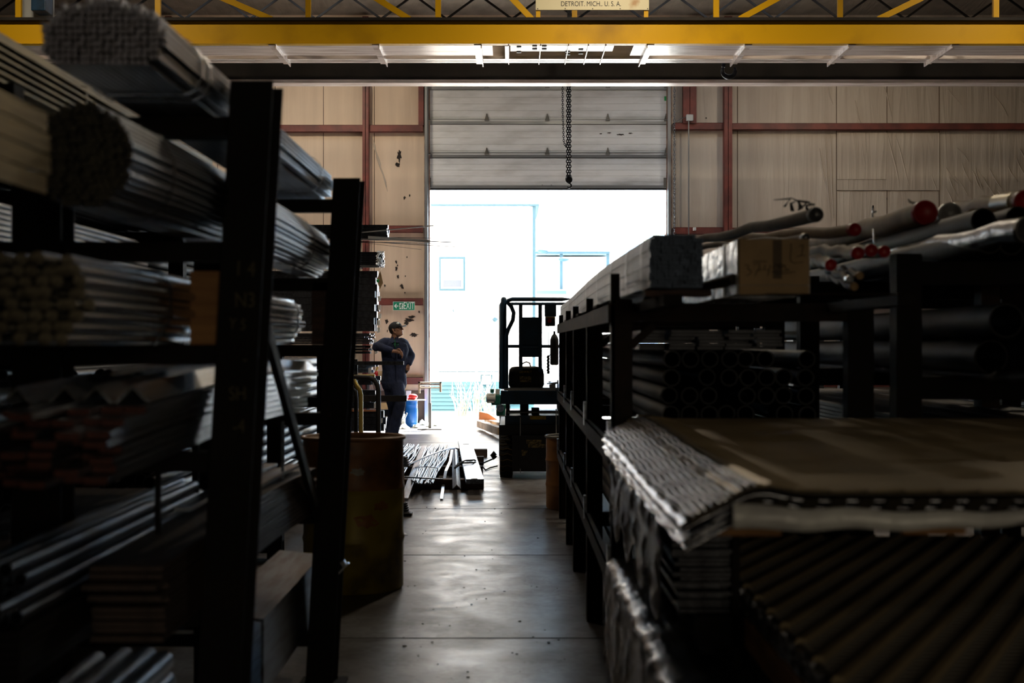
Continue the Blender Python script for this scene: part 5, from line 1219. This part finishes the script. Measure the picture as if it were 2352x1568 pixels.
# boxes, extinguisher etc behind, visible right of guard at the wall
Yb2 = 24.2
for (px0, px1, py0, py1, m_, lb, ct) in ((868, 880, 852, 874, 'kraft', 'small cardboard box behind the worker back', 'box'), (874, 892, 925, 960, 'kraft', 'tan carton on low shelf by the worker legs', 'box')):
    a = at(px0, py1, Yb2); b_ = at(px1, py0, Yb2); tag(bevel(box('carton', a.x, b_.x, Yb2, Yb2+.25, a.z, b_.z, M[m_]), .004), lb, ct)
sf = thing('low_shelf', 'low wall shelf holding cartons behind the worker', 'shelf', (at(880, 0, Yb2).x, Yb2+.2, 0))
for py in (875, 961): box('board', at(840, 0, Yb2).x, at(905, 0, Yb2).x, Yb2-.02, Yb2+.4, at(0, py+3, Yb2).z, at(0, py, Yb2).z-.002, M['rust_steel'] if py < 900 else M['white_pvc'], sf)
for px in (842, 903): box('side', at(px-1, 0, Yb2).x, at(px+1, 0, Yb2).x, Yb2, Yb2+.38, 0, at(0, 875, Yb2).z, M['rack_steel'], sf)
fe = thing('fire_extinguisher', 'tiny red fire extinguisher standing behind the worker back', 'extinguisher', (at(864, 0, Yb2).x, Yb2+.1, at(0, 875, Yb2).z))
MB().lathe([(.03, 0), (.05, .01), (.05, .12), (.03, .16), (.015, .17)], (at(864, 0, Yb2).x, Yb2+.1, at(0, 875, Yb2).z), 16, True).build('cylinder', M['red'], fe)
MB().tube([at(864, 852, Yb2+.1), at(866, 846, Yb2+.1), at(868, 842, Yb2+.1)], .012, 6).build('nozzle', M['label_yellow'], fe)
tag(MB().ball(Vector((at(896, 0, 24.35).x, 24.35, at(0, 961, Yb2).z+.088)), .07, .06, .09, 12, 8).build('white_tub', M['white_pvc']), 'round white tub beside the tan carton on the low shelf', 'tub')

# ================================================================== RIGHT RACK (along the aisle)
rr_ = thing('storage_rack', 'rusty black rack of uprights and rails along right side of the aisle', 'rack', (.9, 8, 0))
XR0 = .38
for Y in (5.5, 7.3, 8.9, 10.1, 11.6):
    MB().box(XR0+.005, XR0+.085, Y, Y+.01, 0, 1.60).box(XR0+.005, XR0+.017, Y, Y+.09, 0, 1.60).build('post', M['rust_steel'] if Y != 8.9 else M['rack_steel'], rr_)
    box('stub', XR0+.002, XR0+.038, Y+.01, Y+.03, 1.585, 1.66 if Y > 6 else 1.70, M['rust_steel'], rr_)
    box('post', 1.30, 1.40, Y, Y+.09, 0, 1.60, M['rack_steel'], rr_)
    for z in (1.585, 1.04, .56): box('arm', XR0+.085, 1.30, Y+.01, Y+.07, z-.07, z, M['rust_steel'], rr_)
    MB().obox((XR0+.08, Y+.005, 1.42), (XR0+.17, Y+.005, 1.50), .006, .03).build('gusset', M['rust_steel'], rr_)
    for z in (1.10, .62): box('clip', XR0-.012, XR0, Y-.01, Y+.03, z-.09, z+.03, M['gray_steel'], rr_)
for z in (1.585, 1.04, .56): MB().box(XR0-.008, XR0, 5.49, 11.75, z-.075, z).box(XR0-.008, XR0+.02, 5.49, 11.75, z-.006, z).build('rail', M['rust_steel'], rr_)
box('rail', XR0+.10, XR0+.16, 4.5, 11.7, 1.55, 1.585, M['rack_steel'], rr_); box('rail', 1.22, 1.28, 4.5, 11.7, 1.55, 1.585, M['rack_steel'], rr_)
# dunnage blocks on the top rail by the aisle
for i, (Y, hh, nm) in enumerate(((10.1, .04, 'small dark wooden block on the rack rail, farthest along'), (8.2, .05, 'dark wooden block lying on the rack rail, middle one'), (6.4, .06, 'dark wooden block on the rack rail nearest the tube bundle end'))):
    tag(bevel(box('dunnage_block', XR0+.0, XR0+.075, Y, Y+.30, 1.586, 1.586+hh*.35, M['old_wood']), .004), nm, 'block')
# big black bundle of square tubes on top
curve = lambda t: (-.02*math.sin(math.pi*t), .012*math.sin(2*math.pi*t))
bundle('square_tube_bundle', 'long tight bundle of small dark square tubes on top of right rack', 'tube bundle', [(.452+.0125*(i+.5)+.002*math.sin(j*1.7), 1.612+.0125*(j+.5)) for i in range(14) for j in range(14) if (i, j) not in ((0, 13), (13, 13), (12, 13))], rect(.0118, .0118), 4.67, 8.6, [M['slate_tube'], M['slate_tube']],
       sag=curve, jit=.012, straps=(.03, .1, .19, .3, .42, .56, .72), strap_m='gray_steel', rad=.0068, seed=33, sw=.012, front=lambda p: p[0]-.3*p[1])
tag(box('dunnage_board', .44, .66, 4.70, 4.82, 1.5855, 1.605, M['old_wood']), 'dark board under the near end of the square tube bundle', 'board')
# long carton with hand writing
Yx = 4.55
cb = thing('long_carton', 'long tan crate end with handwriting, wrapped in clear plastic, right of the dark bundle', 'crate', (at(1776, 0, Yx).x, Yx+1.3, 1.586))
c0 = at(1694, 665, Yx); c1 = at(1863, 549, Yx)
z0_ = 1.586+.001
MB().box(c0.x+.006, c1.x-.006, Yx, Yx+.02, z0_+.03, c1.z).box(c0.x+.006, c1.x-.006, Yx, Yx+.012, z0_, z0_+.028).build('end_board', M['kraft'], cb)
MB().box(c0.x, c1.x, Yx+.021, Yx+2.6, z0_, c1.z-.002).build('wrapped_body', M['wrap'], cb)
MB().box(c0.x-.003, c1.x+.003, Yx+.28, Yx+.30, z0_-.0005, c1.z+.002).build('strap', M['track_steel'], cb)
box('tape', at(1775, 0, Yx).x, at(1796, 0, Yx).x, Yx-.0012, Yx-.0002, at(0, 640, Yx).z, c1.z-.002, M['kraft_dark'], cb)
wm = MB(); ym = Yx-.002
for st_ in ([(1711, 609), (1716, 607), (1720, 609), (1717, 616), (1725, 622), (1724, 628), (1715, 633)], [(1730, 600), (1762, 600)], [(1731, 607), (1745, 604), (1744, 616), (1738, 624), (1734, 634)], [(1739, 622), (1752, 618)],
            [(1758, 608), (1755, 620), (1766, 619)], [(1770, 608), (1766, 622), (1763, 633)], [(1776, 616), (1779, 609), (1786, 606), (1788, 615)], [(1791, 608), (1790, 614), (1796, 616), (1799, 607), (1793, 605), (1791, 608)], [(1799, 612), (1803, 608), (1804, 618), (1813, 618)],
            [(1780, 629), (1810, 627), (1827, 623)], [(1771, 624), (1812, 621)], [(1817, 558), (1817, 575), (1815, 590), (1817, 600), (1824, 604), (1845, 602)], [(1836, 566), (1845, 561), (1844, 572), (1840, 586)], [(1830, 588), (1850, 586)]):
    P = [at(a, b_, ym) for a, b_ in st_]
    wm.tube(P, .0036, 6, flat=.3)
wm.build('handwriting', M['ink'], cb)
tag(MB().tube([at(1560, 668, 4.9)+Vector((0, 1.2, 0)), at(1690, 640, 4.62)], [.016, .019], 14).build('dark_tube', M['kraft_dark']), 'short dark cardboard tube wedged between dark bundle and crate', 'tube')
tag(bevel(box('pallet_board', .80, 1.25, 4.46, 4.56, 1.5853-.0, 1.5858, M['old_wood']), .0001), 'thin dark board under the crate end', 'board')

# ---- pipes with red caps, on a second rack further right
r2 = thing('storage_rack', 'dark rack under the cardboard tubes at the right', 'rack', (2.3, 6.6, 0))
for Y in (5.55, 7.4, 9.4):
    for x in (1.5, 2.55, 3.7): box('post', x, x+.10, Y, Y+.1, 0, 1.78 if x < 3 else 2.0, M['rack_steel'] if x != 2.55 else M['rust_steel'], r2)
    for z in (1.75, 1.30, .8): box('arm', 1.6, 3.7, Y+.01, Y+.09, z-.09, z, M['rack_steel'], r2)
def capped(name, label, pxy, Yn, rpx, pfar, Yf, m='kraft', capm='cap_red', rf=None, cat='tube', group=None, capw=.03, lip=True):
    p = at(*pxy, Yn); q = at(*pfar, Yf); r = sz(rpx, Yn); rf = rf or r
    t = thing(name, label, cat, (p+q)/2-Vector((0, 0, r)), group)
    n = 7; P = [p.lerp(q, i/n)+Vector((0, 0, .008*math.sin(i*2.1+pxy[0]))) for i in range(n+1)]; P[0] = p
    MB().tube(P, [r*.95*(1-.0*i)+(rf-r)*.95*i/n for i in range(n+1)], 24).build('tube_body', M[m], t)
    if capm:
        d = (p-q).normalized(); cm_ = MB(); a = d.cross(Vector((0, 0, 1))).normalized(); b_ = a.cross(d); rings = []
        for (off, rr2) in ((-.035, r), (.004, r*1.0), (.008, r*.96), (.008, r*.86), (.002, r*.82), (.002, r*.01)):
            rings.append([p+d*off+(a*math.cos(u)+b_*math.sin(u))*rr2 for u in [2*math.pi*k/28 for k in range(28)]])
        cm_.loft(rings, False).build('end_cap', M[capm], t)
    return t
capped('cardboard_tube', 'largest cardboard tube with big bright red end cap', (2125, 488), 6.0, 28.5, (1868, 566), 8.2)
capped('cardboard_tube', 'slim cardboard tube with dark red cap, left of the largest tube', (1963, 527), 6.2, 15, (1650, 553), 8.5, capm='cap_red')
capped('cardboard_tube', 'clear wrapped fat tube end right beside the largest red cap', (2182, 492), 6.1, 27, (2010, 545), 8.0, 'kraft', 'wrap')
capped('cardboard_tube', 'brown wrapped fat tube end below right of the wrapped one', (2236, 506), 6.0, 26, (2060, 558), 8.0, 'kraft_dark', 'kraft')
kt = capped('cardboard_tube', 'thick cardboard tube with silver band reaching the right edge', (2356, 462), 5.4, 27, (2200, 485), 6.6)
MB().tube([at(2296, 469, 5.80), at(2338, 464, 5.50)], sz(25.5, 5.6), 24).build('silver_sleeve', M['straw_steel'], kt)
capped('cardboard_tube', 'middle height cardboard tube, leftmost of three small red caps', (1970, 581), 5.4, 15, (1868, 575), 6.4)
capped('cardboard_tube', 'middle height cardboard tube, middle of three small red caps', (2001, 575), 5.5, 15, (1900, 578), 6.6)
capped('cardboard_tube', 'middle height cardboard tube, rightmost of three small red caps', (2031, 578), 5.5, 14, (1920, 580), 6.7)
capped('cardboard_tube', 'small cardboard tube with red cap just right of the crate', (1908, 608), 4.9, 14, (1868, 596), 5.6)
capped('cardboard_tube', 'thin pale tube end, upper of three small ends below the red caps', (1975, 633), 5.2, 9, (1930, 618), 5.8, 'kraft_dark', 'kraft')
capped('cardboard_tube', 'thin pale tube end, left of three small ends below the red caps', (1951, 641), 5.1, 8.5, (1900, 618), 5.8, 'kraft_dark', 'wrap')
capped('cardboard_tube', 'thin pale tube end, lowest of three small ends below the red caps', (1962, 658), 5.1, 9.5, (1905, 634), 5.8, 'kraft_dark', 'kraft')
lg = capped('wrapped_log', 'long dark wrapped pipe rising to a ragged end against the wall', (1874, 493), 5.5, 17.5, (1592, 556), 8.2, 'kraft_dark', 'dark_wrap', rf=.022, cat='pipe')
rg = MB(); random.seed(41); pr_ = at(1850, 482, 5.6)
for q in range(7):
    c = pr_+Vector((random.uniform(-.10, .03), 0, random.uniform(-.01, .015))); rg.tube([c, c+Vector((random.uniform(-.02, .04), -.02, random.uniform(.01, .03))), c+Vector((random.uniform(-.05, .05), -.02, random.uniform(.015, .045)))], [.009, .006, .002], 5, flat=.4)
rg.build('torn_wrap', M['dark_wrap'], lg)
capped('wrapped_log', 'thin dark wrapped pipe below the long rising one', (1850, 545), 5.4, 9, (1600, 568), 7.8, 'kraft_dark', 'dark_wrap', cat='pipe')
capped('wrapped_log', 'plastic wrapped thick pipe sloping up to the right edge', (2362, 528), 4.6, 32, (2050, 580), 6.6, 'dark_wrap', 'dark_wrap', rf=.03, cat='pipe')
tag(MB().tube([at(2005, 476, 6.9), at(2004, 490, 6.9), at(2006, 520, 6.7), at(2008, 558, 6.5)], .004, 6).box(at(2001, 0, 6.9).x, at(2010, 0, 6.9).x, 6.87, 6.9, at(0, 489, 6.9).z, at(0, 485, 6.9).z).build('tie_cord', M['wrap']), 'thin white tie cord hanging over the largest cardboard tube', 'cord')
tag(MB().tube([at(2086, 457, 6.3), at(2092, 464, 6.25), at(2100, 466, 6.2), at(2104, 474, 6.15)], [.003, .01, .012, .004], 6, flat=.5).build('torn_wrap', M['kraft_dark']), 'dark torn flap sticking up at the largest red cap', 'flap')
# stock under the pipes (mostly dark)
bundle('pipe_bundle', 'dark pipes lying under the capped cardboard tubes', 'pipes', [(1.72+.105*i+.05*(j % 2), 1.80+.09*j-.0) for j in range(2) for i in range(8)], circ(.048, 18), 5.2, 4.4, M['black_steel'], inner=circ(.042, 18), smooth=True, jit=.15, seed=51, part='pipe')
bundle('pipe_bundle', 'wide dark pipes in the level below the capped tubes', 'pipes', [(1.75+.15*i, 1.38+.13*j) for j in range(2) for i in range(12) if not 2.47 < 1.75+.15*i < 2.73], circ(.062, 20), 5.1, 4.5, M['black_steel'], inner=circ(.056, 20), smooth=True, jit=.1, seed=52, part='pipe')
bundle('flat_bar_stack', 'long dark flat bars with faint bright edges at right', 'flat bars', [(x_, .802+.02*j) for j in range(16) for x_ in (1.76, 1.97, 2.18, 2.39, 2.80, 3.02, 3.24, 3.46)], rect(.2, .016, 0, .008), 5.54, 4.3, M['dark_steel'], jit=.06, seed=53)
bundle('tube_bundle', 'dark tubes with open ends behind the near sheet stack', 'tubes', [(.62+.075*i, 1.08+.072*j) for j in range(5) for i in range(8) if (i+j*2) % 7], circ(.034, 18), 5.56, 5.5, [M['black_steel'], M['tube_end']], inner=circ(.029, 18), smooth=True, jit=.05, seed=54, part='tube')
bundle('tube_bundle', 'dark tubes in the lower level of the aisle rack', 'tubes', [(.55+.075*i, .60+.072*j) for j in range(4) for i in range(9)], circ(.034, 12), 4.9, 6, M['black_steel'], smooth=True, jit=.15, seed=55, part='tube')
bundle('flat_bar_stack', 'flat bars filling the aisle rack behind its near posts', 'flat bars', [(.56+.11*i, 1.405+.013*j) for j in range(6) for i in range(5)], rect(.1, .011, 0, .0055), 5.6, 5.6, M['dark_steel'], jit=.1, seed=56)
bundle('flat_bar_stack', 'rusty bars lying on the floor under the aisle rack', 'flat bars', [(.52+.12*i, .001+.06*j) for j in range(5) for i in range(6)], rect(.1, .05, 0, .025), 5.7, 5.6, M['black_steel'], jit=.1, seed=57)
# far stock across at the right: racks glimpsed through gaps
YQ = 20.5
f2 = thing('storage_rack', 'far rack of crosswise bars glimpsed through the right rack gaps', 'rack', (6, YQ, 0))
for x in (3.6, 4.9, 6.4, 7.8, 9.4):
    box('upright', x-.06, x+.06, YQ+.5, YQ+.65, 0, 2.6, M['rack_steel'], f2)
    for z in (.5, 1.05, 1.5, 2.0): box('arm', x-.04, x+.04, YQ, YQ+.5, z-.06, z, M['rack_steel'], f2)
for i, (z, n_, m_, lb) in enumerate(((.502, 5, 'dark_steel', 'lowest crosswise bars on the far right rack'), (1.052, 4, 'dark_steel', 'second tier of crosswise bars on the far right rack'), (1.502, 3, 'mill_steel', 'third tier of crosswise bars on the far right rack'), (2.002, 5, 'mill_steel', 'top tier of crosswise bars on the far right rack'))):
    bundle('bar_bundle', lb, 'bars', [(YQ+.05+.08*a, z+.05*b_) for a in range(5) for b_ in range(n_)], rect(.07, .045, 0, .0225), 3.4, 6.6, M[m_], axis='x', jit=.1, seed=60+i)
# hanging tags and bright hand tools seen through the gap
Yz = 19.6
hr = thing('tool_rail', 'row of pale tools and tags hanging from a rail, glimpsed through right rack', 'tools', (at(1870, 0, Yz).x, Yz, at(0, 720, Yz).z), None)
MB().box(at(1780, 0, Yz).x, at(1965, 0, Yz).x, Yz, Yz+.03, at(0, 721, Yz).z, at(0, 718, Yz).z).build('rail', M['dark_steel'], hr)
for i, (px, py0, py1, wd) in enumerate(((1792, 722, 748, 4), (1805, 722, 732, 7), (1810, 732, 750, 2), (1824, 720, 745, 2), (1834, 722, 748, 5), (1858, 722, 728, 16), (1868, 728, 737, 6), (1888, 726, 738, 4), (1904, 720, 738, 1.5), (1948, 720, 740, 1.5))):
    box('hanging_tool', at(px-wd/2, 0, Yz).x, at(px+wd/2, 0, Yz).x, Yz-.03, Yz-.005, at(0, py1, Yz).z, at(0, py0, Yz).z, M['white_pvc'] if i % 3 else M['bright_steel'], hr)
for px in (1781, 1962): box('upright', at(px-2, 0, Yz).x, at(px+2, 0, Yz).x, Yz+.03, Yz+.08, 0, at(0, 718, Yz).z, M['rack_steel'], hr)
cbn = thing('cabinet', 'dark cabinet under the bright machine part, glimpsed through right rack', 'cabinet', (at(1850, 0, 19.2).x, 19.2, 0))
box('cabinet_body', at(1815, 0, 19.2).x, at(1885, 0, 19.2).x, 19.0, 19.45, 0, at(1856, 750, 19.2).z-.09, M['lift_dark'], cbn)
box('cabinet_top', at(1812, 0, 19.2).x, at(1888, 0, 19.2).x, 18.98, 19.47, at(1856, 750, 19.2).z-.09, at(1856, 750, 19.2).z-.075, M['rack_steel'], cbn)
tag(MB().ball(at(1856, 750, Yz-.4), .13, .1, .07, 14, 8).ball(at(1836, 753, Yz-.4), .05, .05, .09, 10, 8).build('machine_part', M['bright_steel']), 'rounded bright machine part seen through the right rack gap', 'part')
tag(MB().box(at(1795, 0, 8.5).x, at(1965, 0, 8.5).x, 8.5, 8.6, at(0, 768, 8.5).z, at(0, 761, 8.5).z).build('bright_bar', M['bright_steel']), 'bright flat bar glinting in the right rack gap', 'bar')
tag(box('wood_post', at(2255, 0, 7.0).x, at(2297, 0, 7.0).x, 7.0, 7.12, 0, at(0, 588, 7).z, M['old_wood']), 'thick dark wooden post beneath the wrapped pipes at right', 'post')
wb = thing('bench', 'narrow bench with pale top edge seen between the right posts', 'bench', (at(2204, 0, 12).x, 12.2, 0))
box('bench_top', at(2176, 0, 12).x, at(2232, 0, 12).x, 12, 12.4, at(0, 693, 12).z, at(0, 688, 12).z, M['white_pvc'], wb)
for px in (2178, 2226): box('leg', at(px, 0, 12).x, at(px+4, 0, 12).x, 12.02, 12.08, 0, at(0, 693, 12).z, M['rack_steel'], wb)
tag(MB().box(at(2295, 0, 12).x, at(2298, 0, 12).x, 12, 12.04, 0, at(0, 590, 12).z).box(at(2318, 0, 12).x, at(2334, 0, 12).x, 12.3, 12.4, 0, at(0, 590, 12).z).build('steel_upright', M['gray_steel']), 'slim grey upright behind the wooden post at right', 'upright')
bundle('bar_bundle', 'bright crosswise bars glimpsed at the far right edge', 'bars', [(13+.05*a, 1.9+.035*b_) for a in range(3) for b_ in range(6)], circ(.015, 8), 4.1, 1.5, M['gray_steel'], axis='x', jit=.05, seed=71, smooth=True, part='bar')
f3 = thing('trestle', 'dark trestle carrying bright bars at the far right edge', 'trestle', (4.8, 13.1, 0))
for x in (4.3, 5.3): MB().box(x, x+.08, 13, 13.2, 0, 1.884).build('leg', M['rack_steel'], f3)
for (py, m_, lb) in ((795, 'straw_steel', 'long dim brass coloured tube at eye height on the right'), (845, 'dark_steel', 'long dark tube with faint highlight on the right, lower'), (880, 'black_steel', 'lowest long black tube above the near sheet stack')):
    p = at(2352, py+5, 4.3); q = at(1950, HZ+(py-HZ)*.55, 8.0)
    p = Vector((1.95 if py < 850 else 1.75, 3.6, EYE+(HZ-py)*.0004*3.2)); q = Vector((p.x+.02, 8.4, p.z))
    tag(MB().tube([p, p.lerp(q, .5), q], .03 if py < 850 else .025, 16).build('long_tube', M[m_]), lb, 'tube')

# ================================================================== NEAR RIGHT : STACKS OF EXPANDED SHEET
def sheet_pattern(mb, x0, x1, y0, y1, z, pitch, wd, ht, dirv, zf=None):
    """raised strands of flattened expanded metal running along dirv, clipped to the sheet"""
    d = Vector((dirv[0], dirv[1], 0)).normalized(); nrm = Vector((-d.y, d.x, 0))
    cs = [Vector((x, y, 0)).dot(nrm) for x in (x0, x1) for y in (y0, y1)]; c = min(cs)
    while c < max(cs):
        ts = []
        for (X, ax) in ((x0, 0), (x1, 0), (y0, 1), (y1, 1)):
            dd = d[ax]; 
            if abs(dd) < 1e-6: continue
            t = (X-nrm[ax]*c)/dd; p = nrm*c+d*t
            if x0-1e-6 <= p.x <= x1+1e-6 and y0-1e-6 <= p.y <= y1+1e-6: ts.append(t)
        if len(ts) >= 2 and max(ts)-min(ts) > .01:
            a = nrm*c+d*min(ts); b_ = nrm*c+d*max(ts); N_ = 1 if zf is None else max(2, int((b_-a).length/.08)); rings = []
            for i in range(N_+1):
                p = a.lerp(b_, i/N_); zz = z+(zf(p.x, p.y) if zf else 0)
                rings.append([(p.x+nrm.x*u, p.y+nrm.y*u, zz+v) for u, v in ((-wd/2, 0), (-wd*.25, ht), (wd*.25, ht), (wd/2, 0))])
            mb.loft(rings, True, False)
        c += pitch
    return mb
# rack carrying the sheets
nr = thing('storage_rack', 'low heavy rack holding the near sheet stacks at lower right', 'rack', (1.4, 3.4, 0))
for Y in (1.9, 3.6, 4.45):
    for z in ((1.055, .74, .40) if Y > 2 else (.74, .40)): box('arm', .47, 2.7, Y, Y+.08, z-.08, z, M['rack_steel'], nr)
    for x in (.559, 2.61): box('post', x, x+.018, Y, Y+.08, 0, 1.0 if Y > 2 else .70, M['rack_steel'], nr)
# upper stack : sheets with drooping rolled left edge
def droop(x, y):
    return .014*math.exp(-((x-.50)/.05)**2)-(.055*((.47-x)/.12)**1.3 if x < .47 else 0)-.006*math.sin((y-2.8)*2.2)
us = thing('sheet_stack', 'stack of tan expanded metal sheets with shiny curled left edge', 'sheets', (1.4, 4.2, 1.056))
X0, X1, Y0, Y1 = .345, 2.55, 2.82, 5.46
nx = 46
xs2 = [X0+(X1-X0)*(i/nx)**1.8 for i in range(nx+1)]; ny2 = 30
for k2 in range(5):
    zt2 = 1.135-k2*.016; inset = random.Random(k2).uniform(-.006, .01) + k2*.002; vs = []; fs = []
    for j in range(ny2+1):
        y = Y0+(Y1-Y0)*j/ny2+ (0 if j else .012*k2)
        for x in xs2: 
            w_ = .004*math.sin(y*23+k2*2)+.003*math.sin(y*51+k2) if x < .40 else 0
            vs.append((max(x+(inset if x < .4 else 0)+w_, X0-.02), y, zt2+droop(x, y)))
    W_ = nx+1
    for j in range(ny2):
        for i in range(nx): q = j*W_+i; fs.append((q, q+1, q+W_+1, q+W_))
    o = MB().add(vs, fs, True).build('sheet', M['sheet_dark'] if k2 == 0 else M['sheet_edge'], us); md = o.modifiers.new('t', 'SOLIDIFY'); md.thickness = .006; md.offset = -1
mb = MB(); sheet_pattern(mb, .44, X1, Y0, Y1, 1.1355, .0225, .0145, .0045, (1, .32), droop)
mb.build('mesh_strands', M['sheet_tan'], us)
mb = MB()
for i in range(11):       # small bright corrugation running along the curled edge
    x = .36+.012*i; P = [(x+.003*math.sin(y*19+i), y, 1.137+droop(x, y)+.0015*math.sin(y*60+i*2)) for y in [Y0+(Y1-Y0)*j/90 for j in range(91)]]
    mb.tube(P, .0028, 5)
mb.build('edge_beads', M['sheet_edge'], us)
o = MB(); 
for i in range(24):
    x = .46+.055*i; o.loft([[(x+a, Y0+.03+b_, 1.085) for a, b_ in ((0, 0), (.03, 0), (.03, .3), (0, .3))], [(x+.012+a, Y0-.008+b_, 1.122) for a, b_ in ((0, 0), (.028, 0), (.028, .3), (0, .3))]], True, False)
o.build('tooth_edge', M['sheet_dark'], us)
ws = MB(); rings = []
for i in range(31):
    x = .435+.80*i/30; a = math.sin(i*.33+.3); w_ = .026*(1-.75*(i/30))+.006
    zc = 1.098-.010*math.sin(i/30*math.pi*1.1)+.006*math.sin(i*.9)*.5; y = Y0-.03-.01*math.sin(i*.5)
    rings.append([(x, y, zc-w_), (x, y-.004, zc-w_*.3), (x, y+.004, zc+w_*.5), (x, y+.012, zc+w_*.5), (x, y+.012, zc-w_)])
tag(ws.loft(rings, True, True).build('plastic_sheet', M['white_wrap']), 'wavy white plastic strip under the front edge of tan sheets', 'plastic')
tag(MB().tube([(1.25, 2.78, 1.09), (1.32, 2.76, 1.06), (1.42, 2.75, 1.03)], [.012, .009, .007], 8, flat=.5).build('plastic_tail', M['white_wrap']), 'thin trailing tail of plastic at the right below the tan sheets', 'plastic')
tag(bevel(box('wood_bearer', (2060-1176)*2.9/F, (2205-1176)*2.9/F, 2.86, 2.94, 1.045, 1.078, M['wood']), .003), 'orange brown wood bearer under the tan sheets, right one', 'bearer')
tag(bevel(box('wood_bearer', .40, .56, 2.95, 3.05, 1.03, 1.054, M['wood']), .003), 'orange brown wood bearer under the curled left corner', 'bearer')
# lower stack with wide diagonal strands
lo_ = thing('sheet_stack', 'lower stack of coarse expanded metal with wide diagonal strands', 'sheets', (1.5, 3.1, .741))
MB().box(.60, 2.6, 1.7, 4.62, .742, .800).build('sheet', M['sheet_dark'], lo_)
mb = MB(); sheet_pattern(mb, .605, 2.6, 1.7, 4.62, .800, .076, .030, .012, (.45, .9)); mb.build('mesh_strands', M['sheet_tan'], lo_)
mb = MB(); sheet_pattern(mb, .605, 2.6, 1.7, 4.62, .799, .036, .006, .006, (1, -.12)); mb.build('cross_strands', M['sheet_dark'], lo_)
mb = MB()
for j in range(16):
    for i in range(30):
        y = 1.75+i*.095+random.uniform(-.02, .02); mb.box(.590-random.uniform(0, .008), .602, y, y+.05, .745+j*.0035, .747+j*.0035)
mb.build('ragged_edge', M['sheet_edge'], lo_)
tag(bevel(MB().box(.585, .645, 2.0, 3.58, .665-.0, .7385).build('wood_bearer', M['wood']), .004), 'long reddish wood bearer beneath the coarse lower stack', 'bearer')
# left lower stacks with torn glossy plastic
for (nm, z0, z1, x0, Yn, Yf, lb) in (('a', .742, .99, .385, 3.6, 5.3, 'dark ragged stack of wrapped sheets under the curled corner'), ('b', .402, .60, .372, 3.2, 5.4, 'lowest dark sheet stack draped in glossy torn plastic')):
    ss = thing('wrapped_stack', lb, 'sheets', (.48, (Yn+Yf)/2, z0))
    nlay = int((z1-z0)/.012); rnd = random.Random(nlay)
    for q in range(nlay):
        ins = rnd.uniform(0, .025); box('sheet', x0+ins+.02, .557, Yn+rnd.uniform(0, .05), Yf, z0+q*.012, z0+q*.012+.008, M['dark_steel'], ss)
    n = 60; vs = []; fs = []; mrow = 14
    for i in range(n+1):
        y = Yn-.05+(Yf-Yn+.1)*i/n
        for k_ in range(mrow+1):
            t = k_/mrow
            if t < .25: px_, pz_ = .50-(.50-x0)*(t/.25), z1+.006
            else: px_, pz_ = x0-.004, z1+.006-(z1-z0+(.25 if nm == 'b' else .02))*((t-.25)/.75)*(.65+.35*math.sin(i*.21+1)**2)
            nn_ = noise.noise(Vector((y*9, pz_*11, px_*9+z0*9)))
            vs.append((px_-.022*abs(nn_)*(1 if t > .2 else .3)-.01*(t if t > .25 else 0), y, pz_+.012*nn_))
    for i in range(n):
        for k_ in range(mrow): q = i*(mrow+1)+k_; fs.append((q, q+1, q+mrow+2, q+mrow+1))
    o = MB().add(vs, fs, True).build('plastic_cover', M['dark_wrap'], ss); md = o.modifiers.new('t', 'SOLIDIFY'); md.thickness = .0012
